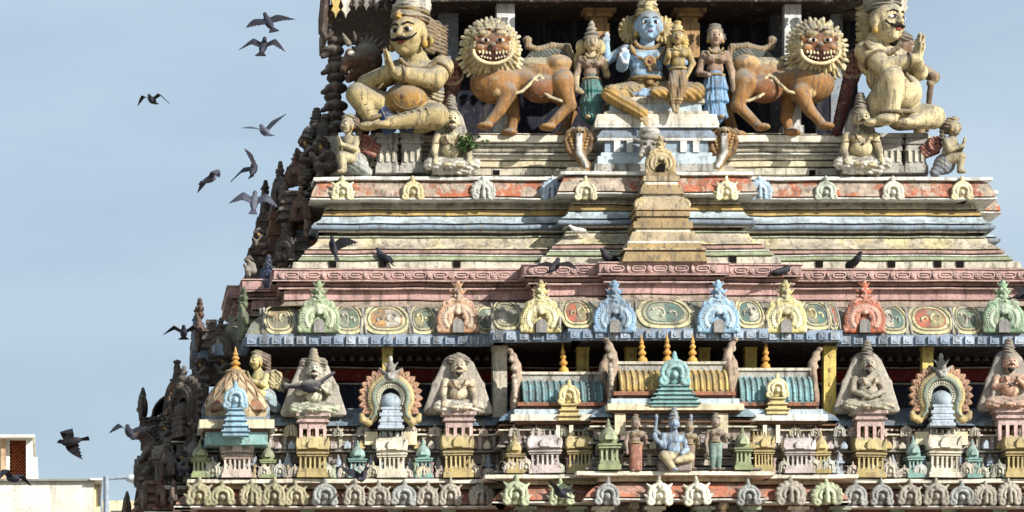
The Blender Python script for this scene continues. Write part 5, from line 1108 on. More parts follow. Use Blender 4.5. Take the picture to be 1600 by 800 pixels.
# ---------------------------------------------------------------- bearded sages
def sage(px, base, S, yy, skin, robe, slab, label, topknot='tall', belly=1.0, arms='knees', slabw=46, name='sage_statue', beard='#5a5044', yaw=0, cape=True):
    """cross-legged figure 100 units tall from seat to crown"""
    f = Fig(px, base, yy, 1.2, 2.2); q = lambda x, z, d: (px+x*S, base-z*S, d*S)
    f.grp('body', skin)
    head(f, 'body', px, base-79*S, -8*S, 14.5*S, yaw, skin=skin, beard=beard, lips='#8a4438', ring=skin)
    f.cap('body', q(0,64,0), q(0,60,0), 7*S, 9*S); f.ell('body', q(0,52,0), (20*S,12*S,11*S)); f.ell('body', q(0,34,-3), (15.5*S*belly,14*S*belly,15*S))
    for s in (-1, 1):
        f.ell('body', q(s*9,51,-9), (8*S,5*S,6*S)); f.ell('body', q(s*21,54,0), (7.5*S,7*S,7*S))
        if arms == 'knees':
            f.cap('body', q(s*22,52,0), q(s*27,32,-6), 6.5*S, 5.4*S); f.cap('body', q(s*27,32,-6), q(s*26,17,-22), 5.2*S, 4*S); hand(f, 'body', q(s*26,17,-22), q(s*27,8,-27), 3*S, None, (1,0,0))
        elif arms == 'lap':
            f.cap('body', q(s*22,52,0), q(s*26,34,-8), 6.5*S, 5.4*S); f.cap('body', q(s*26,34,-8), q(s*8,24,-20), 5.2*S, 4*S); hand(f, 'body', q(s*8,24,-20), q(-s*1,20,-22), 3*S, None, (0,1,.5))
        else:
            f.cap('body', q(s*22,52,0), q(s*27,38,-8), 6.5*S, 5.4*S); f.cap('body', q(s*27,38,-8), q(s*14,42+s*3,-20), 5*S, 4*S); hand(f, 'body', q(s*14,42+s*3,-20), q(s*8,46+s*3,-22), 3*S, None, (0,0,1))
    f.grp('robe', robe, k=3.5)
    for s in (-1, 1):
        f.cap('robe', q(s*8,14,0), q(s*35,10,-14), 11*S, 9*S); f.cap('robe', q(s*35,9,-14), q(-s*4,6,-24-s*3), 8.5*S, 5.5*S)
    f.ell('robe', q(0,10,-4), (26*S,18*S,11*S)); f.box('robe', q(0,0,-4), (30*S,17*S,7*S), 4*S)
    f.grp('foot', skin, k=1.5, cell=1.1); f.ell('foot', q(-10,6,-31), (8*S,4.5*S,4*S)); f.grp('foot.001', skin, k=1.5, cell=1.1); f.ell('foot.001', q(10,5,-28), (8*S,4.5*S,4*S))
    f.grp('topknot', '#857c6e', k=2)
    f.ell('topknot', q(0,90,1), (12.6*S,12*S,7*S))
    if topknot == 'tall': f.cap('topknot', q(0,92,1), q(0,112,2), 10*S, 7.5*S); f.ell('topknot', q(0,98,0), (11*S,10*S,3*S)); f.ell('topknot', q(0,105,0), (9.5*S,9*S,2.5*S)); f.ell('topknot', q(0,117,2), (6*S,6*S,5*S))
    elif topknot == 'buns':
        f.ell('topknot', q(0,95,-1), (11.5*S,11*S,10*S), '#a89a80'); f.cap('topknot', q(0,98,0), q(0,112,1), 10*S, 7*S, '#a89a80'); f.ell('topknot', q(-18,92,5), (7.5*S,7*S,9*S)); f.ell('topknot', q(18,92,5), (7.5*S,7*S,9*S)); f.ell('topknot', q(-20,80,6), (6*S,6*S,8*S)); f.ell('topknot', q(20,80,6), (6*S,6*S,8*S)); f.cap('topknot', q(-12,97,3), q(12,97,3), 5*S, 5*S)
    else:
        for i in range(5): a = i/4*2-1; f.ell('topknot', q(a*13,97-abs(a)*6,1), (7.5*S,9*S,8*S))
    if cape:
        f.grp('backdrop', slab, k=6, cell=1.7)
        W = slabw
        for i in range(9):
            a = -1+2*i/8; f.cap('backdrop', q(a*W*.34,88-a*a*10,12), q(a*W*.95,6,12), 8*S, 9*S)
        f.ell('backdrop', q(0,86,12), (W*.5*S,6*S,18*S))
        for i in range(17):
            a = -1+2*i/16; f.ch('backdrop', [q(a*W*.46,100-abs(a)*14,6), q(a*W*.8,55-abs(a)*5,4), q(a*W*1.08,2,4)], 1.3*S, 2.2*S)
    f.grp('necklace', '#7a5a3a', k=1, cell=.9); f.ch('necklace', arcp(px, base-60*S, 11*S, 20*S, 195, 345, 10, -15*S), 1.3*S); f.ell('necklace', q(0,39,-18*belly), (2.4*S,2*S,2.4*S)); f.tor('necklace', q(-23,44,-2), (-.2,0,.97), 6.6*S, 1.2*S); f.tor('necklace', q(23,44,-2), (.2,0,.97), 6.6*S, 1.2*S)
    return f
f = sage(705, 269, 1.0, yA-.02, '#d4c69c', '#dcd6c6', '#b2ac9c', '', slabw=34); f.build('sage_statue', 'pot-bellied bearded sage with a green plant at his shoulder on the upper ledge', 'statue', 'sages seated on the upper ledge')
f = sage(1345, 268, 1.02, yA-.02, '#d6c598', '#e2dcca', '#aea696', '', belly=1.08, slabw=30); f.build('sage_statue', 'pot-bellied sage in white loincloth beside the pale kneeling guardian', 'statue', 'sages seated on the upper ledge')
f = sage(490, 648, .88, yF-.12, '#d4d0b6', '#ced4b4', '#b8b0a0', '', topknot='buns', beard='#3a332b', arms='hold', slabw=52)
f.grp('lute', '#34333e', k=2.5, cell=1.2); f.ell('lute', (484,607,-26), (16,10,11)); f.cap('lute', (478,607,-26), (446,606,-18), 5, 3.4); f.cap('lute', (492,604,-26), (520,586,-22), 4, 2.6); f.ell('lute', (444,606,-18), (6,6,6)); f.build('sage_statue', 'sage with bunched hair holding a dark stringed instrument', 'statue', 'sages seated along the frieze')
sage(716, 645, .9, yF-.12, '#dccaa8', '#dcd2be', '#b4ab9c', '', topknot='turban', slabw=54, beard='#3a332b').build('sage_statue', 'bearded sage in a broad turban beside the teal ribbed shrine', 'statue', 'sages seated along the frieze')
sage(1355, 643, .92, yF-.12, '#b4aa94', '#c0b89e', '#b2aa9a', '', beard='#2e2822', belly=1.12, arms='lap', slabw=50).build('sage_statue', 'grey round-bellied sage beside the tall yellow column', 'statue', 'sages seated along the frieze')
sage(1577, 640, .92, yF-.12, '#dcb094', '#cfa890', '#a89f92', '', beard='#2e2822', arms='hold', slabw=46).build('sage_statue', 'pink-skinned sage with bent arms and black moustache on the frieze', 'statue', 'sages seated along the frieze')
# ---------------------------------------------------------------- winged kneeling figures and the corner cherub
def winged(px, base, S, yy, mx, skin, cloth, wing, label, wc2='#a8705c', yaw=None, rotz=0, loc=None):
    m = -1 if mx else 1; f = Fig(px, base, yy, 1.2, 2); q = lambda x, z, d: (px+m*x*S, base-z*S, d*S)     # faces the picture's left when not mirrored
    f.grp('body', skin); head(f, 'body', px-m*2*S, base-76*S, -4*S, 13.5*S, -m*55, skin=skin, lips='#8a4438')
    f.cap('body', q(0,64,0), q(1,58,0), 6*S, 8*S); f.ell('body', q(3,50,0), (13*S,11*S,13*S)); f.ell('body', q(6,36,0), (12*S,11*S,12*S))
    f.cap('body', q(12,54,-6), q(8,38,-14), 6*S, 5*S); f.cap('body', q(8,38,-14), q(-12,44,-16), 5*S, 3.8*S); f.cap('body', q(-4,54,8), q(-12,38,4), 5.5*S, 4.8*S); f.cap('body', q(-12,38,4), q(-15,46,-10), 4.8*S, 3.6*S)
    hand(f, 'body', q(-13,44,-16), q(-17,58,-16), 3.2*S, None, (0,0,1)); hand(f, 'body', q(-15,44,-11), q(-19,58,-12), 3.2*S, None, (0,0,1))
    f.cap('body', q(6,24,-4), q(-12,27,-12), 10*S, 7.5*S); f.cap('body', q(-12,27,-12), q(-9,4,-14), 7*S, 5*S); f.ell('body', q(-12,2,-17), (8*S,5*S,3.5*S))
    f.grp('drape', cloth, k=4); f.ell('drape', q(12,18,4), (18*S,15*S,17*S)); f.cap('drape', q(10,24,0), q(28,4,2), 12*S, 9*S)
    f.grp('hair', '#6e5c4a', k=2); f.ell('hair', q(6,80,2), (13*S,13*S,13*S)); f.ell('hair', q(-1,90,0), (10*S,10*S,5*S), '#9a8a6c')
    for i in range(7): f.ell('hair', q(16,86-i*4.5,4-i), (5*S,5*S,4*S), '#7f6b54' if i % 2 else '#5f4f40')
    f.grp('wing', wing, k=1.5, cell=1.2); f.ell('wing', q(28,52,8), (13*S,4*S,12*S))
    for i in range(7): f.cap('wing', q(22,60-i*3.6,6), q(50-i*1.5,44-i*1.6+(3-i)*1.2,12), 3.2*S, 2.2*S, wc2 if i % 2 else wing)
    f.tor('wing', q(26,52,4), (0,1,0), 11*S, 1.6*S, wc2)
    return f.build('winged_statue', label, 'statue', None, rotz, loc)
winged(545, 273, 1.0, yA-.0, False, '#cbbd94', '#b9bcb4', '#7a4238', 'winged figure kneeling in prayer below the guardian in the blue loincloth')
winged(1488, 273, .95, yA-.0, True, '#b9ab86', '#8f9298', '#74403a', 'winged figure kneeling in prayer beside the pale kneeling guardian')
winged(403, 640, .98, yF+.1, False, '#d8c884', '#9fb4b8', '#b8a878', 'yellow winged cherub standing behind the domed corner shrine', '#d8cca0')
# ---------------------------------------------------------------- cobras and the beaked head between them
def cobra(px, base, mx, label):
    m = -1 if mx else 1; f = Fig(px, base, yA-.12, 1.2, 2.5); q = lambda x, z, d: (px+m*x, base-z, d)
    f.grp('body', '#94703f')
    f.cap('body', q(-14,5,2), q(8,6,-4), 8, 8, '#b5a68c'); f.ch('body', [q(8,6,-4), q(10,14,-6), q(4,24,-5), q(-1,34,-2), q(0,44,0)], 7.5, 8)
    f.ell('body', q(0,54,3), (22,5,19)); f.ell('body', q(0,61,2), (19,6,14)); f.ell('body', q(0,44,2), (15,5,13)); f.ell('body', q(0,69,-5), (8,10,6), '#b8a078')
    for s in (-1, 1): f.ch('body', [q(s*9,30,0), q(s*17,40,0), q(s*21,54,0), q(s*17,66,0), q(s*9,73,0)], 3.4, 3.2, '#7a5830')
    f.grp('belly', '#dcd9d0', k=1.5, cell=1.0)
    f.ch('belly', [q(11,12,-12), q(5,23,-11), q(-1,34,-9), q(0,48,-5), q(0,64,-6)], 3.8, 4.6)
    for z in range(14, 64, 4): x_ = 9-(z-14)*.45 if z < 34 else 0; f.cap('belly', q(x_-4,z,-13+z*.1), q(x_+4,z,-13+z*.1), 1.4, 1.4, '#b9b6ac')
    f.grp('eyes', '#1a100c', k=.5, cell=.8, mat=FDET); f.ell('eyes', q(-5,65,-14), (2,2,2)); f.ell('eyes', q(5,65,-14), (2,2,2))
    for s in (-1, 1):
        for i in range(5): f.ell('belly', q(s*(9+i*1.6),42+i*5,-3), (2.4,2.4,2.2), '#c49a52')
    f.build('cobra_statue', label, 'statue')
cobra(904, 274, False, 'hooded cobra between the yellow platform and the pedestal, beside the green-skirted woman'); cobra(1130, 274, True, 'hooded cobra between the yellow platform and the pedestal, beside the blue-skirted woman')
f = Fig(1014, 250, yA-.5, 1.2, 2.5); f.grp('body', '#a59f94')
f.ell('body', (1016,216,4), (22,20,9)); f.ell('body', (1014,206,0), (17,16,8), '#c4bfb4'); f.ell('body', (1012,232,-4), (14,14,12)); f.cap('body', (1006,232,-10), (999,246,-16), 7, 5, '#bdb6a8'); f.ell('body', (1018,240,0), (10,10,12))
for s in (-1, 1): f.cap('body', (1014+s*10,222,-6), (1014+s*24,218,-4), 4, 2); f.ell('body', (1012+s*6,228,-16), (3,3,3), '#3a322a')
f.build('beast_head_statue', 'grey crested beast head in front of the pedestal above the stepped spire', 'statue')
# ---------------------------------------------------------------- small standing and seated figures on the lower ledge
def standing(px, top, foot, yy, skin, cloth, label, yaw=0, trousers=False):
    S = (foot-top)/90; f = Fig(px, foot, yy, 1.1, 2.2); q = lambda x, z, d: (px+x*S, foot-z*S, d*S)
    f.grp('body', skin); head(f, 'body', px, foot-77*S, -3*S, 8.5*S, yaw, lips='#7a4a3a')
    f.cap('body', q(0,70,0), q(0,64,0), 4*S, 5*S); f.ell('body', q(0,60,0), (12*S,7*S,8*S)); f.ell('body', q(0,50,0), (8.5*S,6.5*S,8*S))
    for s in (-1, 1):
        f.ell('body', q(s*5,60,-5), (4.5*S,4*S,4*S)); f.cap('body', q(s*11,62,0), q(s*16,47,-2), 4*S, 3.2*S); f.cap('body', q(s*16,47,-2), q(s*15,34 if s < 0 else 52,-8), 3.1*S, 2.4*S); f.ell('body', q(s*15,30 if s < 0 else 56,-9), (2.8*S,2.6*S,4*S))
    f.grp('lower_cloth', cloth, k=2)
    for s in (-1, 1): f.cap('lower_cloth', q(s*4,42,0), q(s*4.5,22,-3), 7*S, 5.4*S); f.cap('lower_cloth', q(s*4.5,22,-3), q(s*5,5,-1), 5.2*S, 4*S if trousers else 5.5*S)
    f.ell('lower_cloth', q(0,42,0), (10*S,8*S,6*S))
    if not trousers: f.cap('lower_cloth', q(0,36,0), q(0,6,-1), 8*S, 8.5*S)
    f.grp('foot', skin, k=1, cell=.9); f.ell('foot', q(-5,2,-4), (3.6*S,6*S,2.4*S)); f.grp('foot.001', skin, k=1, cell=.9); f.ell('foot.001', q(5,2,-4), (3.6*S,6*S,2.4*S))
    f.grp('crown', '#8a7a60', k=1.2); f.ell('crown', q(0,84,0), (7.5*S,7*S,4*S)); f.ell('crown', q(0,89,0), (5*S,5*S,4*S))
    f.grp('ornaments', '#b09a62', k=.6, cell=.8); f.tor('ornaments', q(0,46,0), (0,0,1), 9*S, 1.5*S); f.ch('ornaments', arcp(px, foot-66*S, 7*S, 6*S, 195, 345, 6, -8*S), 1.1*S)
    f.build('standing_statue', label, 'statue')
yl = yF-1.2
standing(993, 650, 737, yl, '#a08878', '#a8705c', 'standing figure in a red-brown skirt on the lower ledge', 10)
standing(1077, 657, 733, yl, '#9a866c', '#8c7c6a', 'slender brown figure standing at the small blue deity\'s side', -10, True)
standing(1118, 648, 735, yl, '#9c8878', '#7d9488', 'standing figure in grey-green trousers on the lower ledge', -10, True)
f = Fig(1050, 738, yl, 1.1, 2.2); f.grp('body', '#9fb8d0'); head(f, 'body', 1053, 663, -4, 9.5, 0, lips='#5a5a78')
f.cap('body', (1053,671,0), (1053,678,0), 5, 6); f.ell('body', (1052,686,0), (17,9,10)); f.ell('body', (1054,702,0), (12,9,11)); f.cap('body', (1038,682,0), (1036,698,-4), 6, 5); f.cap('body', (1036,698,-4), (1024,688,-8), 4.5, 3.5); f.ell('body', (1022,682,-8), (4,4,6)); f.cap('body', (1067,682,0), (1072,702,-4), 5.5, 4.5); f.cap('body', (1072,702,-4), (1064,710,-14), 4.5, 3.5)
f.grp('lower_cloth', '#c4b68c', k=2.5); f.cap('lower_cloth', (1048,714,-2), (1035,714,-16), 9, 8); f.cap('lower_cloth', (1035,714,-16), (1048,734,-22), 7, 5); f.cap('lower_cloth', (1058,714,-2), (1075,716,-12), 9, 7.5); f.cap('lower_cloth', (1075,716,-12), (1054,722,-20), 7, 5); f.box('lower_cloth', (1054,730,2), (26,12,7), 2, '#9a8c84')
f.grp('foot', '#b4c4d4', k=1, cell=.9); f.ell('foot', (1051,737,-26), (5,7,3.5))
f.grp('crown', '#8f98a0', k=1.2); f.ell('crown', (1053,654,-1), (9,8,4)); f.ell('crown', (1053,648,-1), (7,6,5)); f.ell('crown', (1053,641,-1), (4.5,4.5,5)); f.grp('raised_arms', '#93a4b4', k=1.5)
for s in (-1, 1): f.cap('raised_arms', (1053+s*14,682,6), (1053+s*28,672,8), 4, 3.4); f.cap('raised_arms', (1053+s*28,672,8), (1053+s*27,656,4), 3.2, 2.6); f.ell('raised_arms', (1053+s*27,651,3), (3,3,5))
f.build('deity_statue', 'small blue four-armed deity seated on the lower ledge with one foot down', 'statue')
for px, hue, nm in ((990, '#9c8a70', 'grey-green crowned figure in the storey under the lower cornice'), (1130, '#c4ae88', 'pale crowned figure in the storey under the lower cornice')):
    standing(px, 776, 870, yG-.78, hue, '#7f6f60', nm)
# ================================================================ the shaded left flank: copies turned to face left, and its own figures
DK1 = paint('#4a423c', .5, .3); DK2 = paint('#5c5048', .5, .3); DKT = paint('#403832', .5, .3, h2='#786c60', attr='tone'); DKC = paint('#4c443e', .5, .3)     # flank stucco, its colour darkened to paint in this side's shade
def copy_tree(root, loc, rotz, label, name=None, parent=None, scale=None, dark=True):
    r = root.copy(); COL.objects.link(r); r.location = loc; r.rotation_euler = (0, 0, rotz); r['label'] = label
    if scale: r.scale = scale
    for ch_ in root.children:
        c = ch_.copy(); COL.objects.link(c); c.parent = r
        for g_ in ch_.children:
            d = g_.copy(); COL.objects.link(d); d.parent = c
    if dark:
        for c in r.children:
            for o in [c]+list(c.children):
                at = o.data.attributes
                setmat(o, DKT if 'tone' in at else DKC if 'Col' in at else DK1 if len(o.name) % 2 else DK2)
    return r
BYNAME = {}
for o in COL.objects:
    if o.parent is None and 'label' in o.keys(): BYNAME.setdefault(o['label'], o)
def find(t): return next(o for l, o in BYNAME.items() if t in l)
xA, xD, xF = PA[0][0], PD[0][0], PF[0][0]
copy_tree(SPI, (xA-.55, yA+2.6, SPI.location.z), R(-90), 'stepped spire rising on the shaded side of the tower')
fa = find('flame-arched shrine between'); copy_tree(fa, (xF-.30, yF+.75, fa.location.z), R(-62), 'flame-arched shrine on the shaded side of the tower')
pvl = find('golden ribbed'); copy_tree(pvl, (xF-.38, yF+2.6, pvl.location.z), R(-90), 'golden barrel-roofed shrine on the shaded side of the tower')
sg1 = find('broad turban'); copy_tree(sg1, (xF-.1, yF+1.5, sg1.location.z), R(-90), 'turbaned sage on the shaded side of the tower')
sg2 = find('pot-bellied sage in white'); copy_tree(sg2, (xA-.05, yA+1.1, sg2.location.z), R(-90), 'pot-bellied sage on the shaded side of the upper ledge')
gm_ = paint('#6e5a4c', .55, .35, h2='#9a8674', attr='tone')  # darker gable tones, with the flank's shade put into the colour
for yv, xx, pyb, s in ((yA+1.15, xA-.42, 372, 1.0), (yA+.55, xA-.2, 372, .8)):                      # horned gable pieces with moulded feet on the flank
    r_ = empty('horned_gable', (xx, yv, zz(pyb+40, yA)), 'horned gable on moulded foot on the shaded side of the plinth' if s == 1 else 'shorter horned gable nearer the corner on the shaded side of the plinth', 'gable')
    ob('horn', sdf_mesh('horn', gable(70, 34), 1.4, 3, attr='tone'), gm_, r_, (0,0,.62*s), (0,0,0), (s,s,s))
    for i, (w_, h, m) in enumerate(((.42,.1,BROWN), (.34,.08,ROSE), (.40,.1,BROWN), (.30,.1,paint('#5a4038', .5, .3)), (.36,.07,BGREY), (.3,.13,BROWN))):
        ob('foot_moulding', MB().lathe([(w_*s*.9, 0), (w_*s, h*s*.3), (w_*s, h*s*.7), (w_*s*.9, h*s-.003)], 4, rot=R(45), sx=.8, sy=.8).mesh('foot_moulding', 25), m, r_, (.12,0,sum((.1,.08,.1,.1,.07,.13)[:i])*s))
# porch floor and its dark lion, carved post and crouching figures
pf = MB(); pf.box(wx(505, 1.3), PT[0][0]+.2, 1.2, 4.0, zz(276, 1.3), zz(215, 1.3)); tp('porch_base', pf.mesh('porch_base', 25), STONE)
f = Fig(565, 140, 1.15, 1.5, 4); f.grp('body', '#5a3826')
f.ell('body', (572,95,4), (26,26,30)); f.ell('body', (550,100,-6), (18,18,16)); f.cap('body', (545,96,-10), (538,112,-12), 9, 8); f.ell('body', (556,116,-4), (16,14,8)); f.cap('body', (556,118,-6), (544,126,-10), 8, 6); f.ell('body', (580,130,8), (26,26,28)); f.cap('body', (572,150,0), (566,204,0), 15, 12); f.cap('body', (590,150,14), (592,204,14), 15, 12)
f.ell('body', (546,86,-14), (8,7,7), '#6e4a34'); f.grp('mane', '#4a3024', k=2)
for i in range(12): a = R(30+i*17); f.cap('mane', (574+20*math.cos(a), 94-22*math.sin(a), 0), (578+31*math.cos(a), 92-36*math.sin(a), 2), 5, 2.5)
f.cap('mane', (544,70,-8), (535,55,-8), 5, 2, '#8a7a68'); f.cap('mane', (556,66,-8), (552,52,-8), 5, 2)
f.grp('eyes', '#e8e0d0', k=.5, cell=.9, mat=FDET); f.ell('eyes', (547,89,-24), (6,4,4)); f.grp('teeth', '#e6dcc8', k=.8, cell=.9, mat=FDET)
for i in range(4): f.ell('teeth', (544+i*4.5,116-i*4,-16), (2,2,3))
f.build('lion_statue', 'dark brown open-mouthed lion looking out behind the guardian in the blue loincloth', 'statue')
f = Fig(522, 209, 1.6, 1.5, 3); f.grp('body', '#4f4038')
for y_, r in ((66,14), (80,18), (95,13), (106,17), (122,15), (138,18), (152,14), (166,19), (182,16), (198,20)): f.ell('body', (522+(3 if y_ % 4 else -2), y_, 0), (r,r,9))
for y_ in (84, 110, 140, 168): f.cap('body', (516,y_,-8), (504,y_+6,-8), 6, 4); f.ell('body', (524,y_-2,-14), (6,6,7), '#6f5c4e')
f.build('carved_post', 'dark post carved with small figures under the porch eave', 'carved post')
def croucher(px, base, yy, S, col, label, lunge=1.0, loc=None, rotz=0):
    f = Fig(px, base, yy, 1.4, 3); q = lambda x, z, d: (px+x*S, base-z*S, d*S); f.grp('body', col)
    head(f, 'body', px-12*S, base-62*S, 0, 12*S, -75, skin=col, lips='#3a2a22')
    f.cap('body', q(-6,52,0), q(0,44,0), 8*S, 10*S); f.ell('body', q(4,38,0), (15*S,13*S,16*S)); f.ell('body', q(8,22,0), (15*S,13*S,14*S))
    for d in (-10, 10): f.cap('body', q(2,44,d), q(-16,30,d*1.2), 6*S, 5*S); f.cap('body', q(-16,30,d*1.2), q(-26*lunge,44,d), 5*S, 4*S); f.cap('body', q(8,18,d), q(-14,20,d*1.3), 9*S, 7*S); f.cap('body', q(-14,20,d*1.3), q(-6,2,d*1.3), 7*S, 5*S); f.ell('body', q(-11,2,d*1.3), (8*S,5*S,4*S))
    f.grp('hair', '#3c302a', k=2); f.ell('hair', q(-8,68,0), (12*S,12*S,10*S)); f.ell('hair', q(2,60,0), (8*S,8*S,12*S))
    return f.build('crouching_statue', label, 'statue', None, rotz, loc)
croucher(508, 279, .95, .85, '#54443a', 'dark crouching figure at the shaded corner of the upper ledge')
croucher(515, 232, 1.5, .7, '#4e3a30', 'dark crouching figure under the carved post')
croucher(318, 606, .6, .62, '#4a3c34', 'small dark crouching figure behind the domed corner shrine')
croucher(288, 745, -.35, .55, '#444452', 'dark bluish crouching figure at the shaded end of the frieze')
rr = random.Random(5)
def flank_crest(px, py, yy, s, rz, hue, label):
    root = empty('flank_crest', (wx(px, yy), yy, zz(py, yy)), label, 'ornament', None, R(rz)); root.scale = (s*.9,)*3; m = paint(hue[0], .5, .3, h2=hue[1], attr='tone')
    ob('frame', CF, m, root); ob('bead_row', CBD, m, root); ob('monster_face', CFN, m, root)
D1, D2, D3 = ('#443c36','#6c6258'), ('#54382e','#7c6050'), ('#46506a','#66748c')  # dark hues that carry the flank's shade in their colour
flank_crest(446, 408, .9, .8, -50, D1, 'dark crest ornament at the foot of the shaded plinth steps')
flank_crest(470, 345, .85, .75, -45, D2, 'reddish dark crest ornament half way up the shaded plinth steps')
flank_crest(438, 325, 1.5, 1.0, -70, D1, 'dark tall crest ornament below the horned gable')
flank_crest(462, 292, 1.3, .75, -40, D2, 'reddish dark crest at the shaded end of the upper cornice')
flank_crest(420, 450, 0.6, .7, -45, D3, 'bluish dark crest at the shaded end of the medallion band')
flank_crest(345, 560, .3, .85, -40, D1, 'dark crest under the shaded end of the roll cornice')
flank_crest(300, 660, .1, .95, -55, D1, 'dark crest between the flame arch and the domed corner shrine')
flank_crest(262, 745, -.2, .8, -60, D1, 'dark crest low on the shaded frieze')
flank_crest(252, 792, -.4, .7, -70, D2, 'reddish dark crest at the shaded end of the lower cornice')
croucher(483, 268, 1.3, .75, '#4a3b33', 'dark crouching figure beside the pot-bellied sage of the shaded side')
croucher(392, 432, 1.0, .42, '#8a8478', 'small pale crouching figure on the shaded end of the medallion band')
croucher(408, 395, 1.1, .5, '#4c3c34', 'small dark crouching figure below the shaded stepped spire')
croucher(352, 598, .35, .6, '#453832', 'dark crouching figure under the roll cornice beside the cherub')
croucher(262, 700, .3, .55, '#483a32', 'dark crouching figure below the shaded flame arch')
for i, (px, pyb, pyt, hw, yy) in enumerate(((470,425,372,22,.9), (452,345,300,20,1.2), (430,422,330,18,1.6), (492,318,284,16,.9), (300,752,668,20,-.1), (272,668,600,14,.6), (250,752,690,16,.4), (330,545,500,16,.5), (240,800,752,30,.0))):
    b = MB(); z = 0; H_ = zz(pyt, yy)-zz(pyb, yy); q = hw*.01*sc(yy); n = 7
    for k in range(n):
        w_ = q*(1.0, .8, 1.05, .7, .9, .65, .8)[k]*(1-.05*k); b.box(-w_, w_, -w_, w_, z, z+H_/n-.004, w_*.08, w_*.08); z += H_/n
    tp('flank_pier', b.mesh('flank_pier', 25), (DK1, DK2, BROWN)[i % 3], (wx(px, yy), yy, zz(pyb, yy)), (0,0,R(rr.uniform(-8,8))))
# rearing beast at the shaded end of the lower storey
f = Fig(232, 752, .6, 1.5, 4); f.grp('body', '#4c3e36')
f.ell('body', (238,712,0), (15,14,22)); f.cap('body', (234,696,0), (228,682,0), 12, 10); f.ell('body', (224,676,-4), (13,11,10)); f.cap('body', (218,678,-6), (208,684,-8), 7, 5); f.cap('body', (230,706,-8), (220,722,-12), 7, 5); f.cap('body', (240,728,0), (226,742,-6), 10, 7); f.cap('body', (226,742,-6), (232,752,-8), 6, 6); f.ell('body', (222,752,-10), (9,6,4)); f.cap('body', (248,726,6), (258,700,8), 6, 4)
f.grp('mane', '#3c302a', k=2)
for i in range(6): f.cap('mane', (232+i*2,672+i*6,2), (242+i*2,666+i*6,4), 5, 2.5)
f.build('rearing_beast_statue', 'dark rearing beast at the shaded end of the lower storey', 'statue')
# green plant rooted at the sage's shoulder
yy = yA-.18; PLT = empty('wild_plant', (wx(733, yy), yy, zz(238, yy)), 'small wild green plant sprouting beside the pot-bellied sage', 'plant')
st = MB(); lf = MB(); random.seed(3)
LEAFM = plain('#3f5a2c', .6, .3, 'leaf'); lfm = MB(); lfm.add([(0,0,0),(.022,.012,.03),(0,.004,.07),(-.022,.012,.03),(0,-.004,.032)], [(0,1,4),(1,2,4),(2,3,4),(3,0,4)]); LEAF = lfm.mesh('leaf', 0)
for i in range(7):
    a = random.uniform(-1.3, 1.3); L_ = random.uniform(.14, .32); e = (L_*math.sin(a), random.uniform(-.15,.02), L_*math.cos(a)*.9)
    ob('stem', MB().tube([(0,0,0),(e[0]*.4,e[1]*.3,e[2]*.6),e], [.01,.007,.003], 5).mesh('stem', 60), plain('#4a4a2c', .8, .2, 'stem'), PLT)
    for k in range(13):
        t = random.uniform(.25, 1.05); ob('leaf', LEAF, LEAFM, PLT, (e[0]*t+random.uniform(-.03,.03), e[1]*t+random.uniform(-.05,.03), e[2]*t+random.uniform(-.03,.03)), (random.uniform(-1.4,1.4), random.uniform(-1.8,1.8), random.uniform(0,6)), (1.2,)*3)
# ================================================================ pigeons
bb_ = MB()
def pigeon_body():
    p = [E((0,0,0), (6,14,6)), E((0,8,1.5), (5.2,7,5.2)), Cp((0,12,3), (0,16,5), 3.6, 2.9), E((0,17.5,5.8), (2.9,3.4,2.9)), Cp((0,20,5.4), (0,23,4.6), 1.1, .4), Cp((0,-10,0), (0,-16,0), 3.6, 1.8)]
    return sdf_mesh('pigeon_body', p, 1.0, 2.2, attr='tone')
PB = pigeon_body()
def wing_mesh(e1, e2, sweep_):
    """left wing (towards -X): inner panel raised e1 degrees, outer e2"""
    prof = [(0,.065,-.085), (.05,.08,-.10), (.10,.092,-.098), (.14,.10,-.10)]
    for i in range(9): d = .155+i*.0255; t = i/8; prof.append((d, .1-.16*t**1.5, -.105+.03*t+(.028 if i % 2 else 0)))
    v = []; f = []; x = z = 0; px_ = 0
    for i, (d, le, te) in enumerate(prof):
        dd = d-px_; px_ = d; e = R(e1) if d <= .14 else R(e2)
        x -= dd*math.cos(e); z += dd*math.sin(e); sw = -sweep_*max(0, d-.12)
        for k in range(4):
            t = k/3; y_ = le+(te-le)*t+sw; v.append((x, y_, z+.012*math.sin(math.pi*t*.8)))
    n = len(v); th = .006
    v += [(a, b, c-th) for a, b, c in v]
    for i in range(len(prof)-1):
        for k in range(3):
            a = i*4+k; f.append((a, a+1, a+5, a+4)); f.append((n+a+4, n+a+5, n+a+1, n+a))
        a = i*4; f.append((a+4, n+a+4, n+a, a)); f.append((a+3, n+a+3, n+a+7, a+7))
    a = (len(prof)-1)*4; f += [(a+k, a+k+1, n+a+k+1, n+a+k) for k in range(3)]
    return mk('wing', v, f, 50)
def tail_mesh(sp):
    v = []; n = 7
    for z in (0, -.006):
        v += [(-.022,-.12,z), (.022,-.12,z)]
        for i in range(n): a = R(-sp+2*sp*i/(n-1)); v.append((.15*math.sin(a), -.12-.15*math.cos(a), z-.004*abs(i-3)))
    m = n+2; top = [0]+[2+i for i in range(n)]+[1]
    f = [tuple(top), tuple(m+i for i in reversed(top))]
    for i in range(len(top)): a, b = top[i], top[(i+1) % len(top)]; f.append((b, a, m+a, m+b))
    return mk('tail', v, f, 0)
fold = MB(); fold.add(*(lambda b: (b.v, b.f))(MB().ball((0,0,0), .07, 10, 6, .35, 2.1, .75))); FOLD = fold.mesh('folded_wing', 60)
LEG = MB().tube([(0,0,0),(0,-.005,-.06)], .006, 5).mesh('leg', 60)
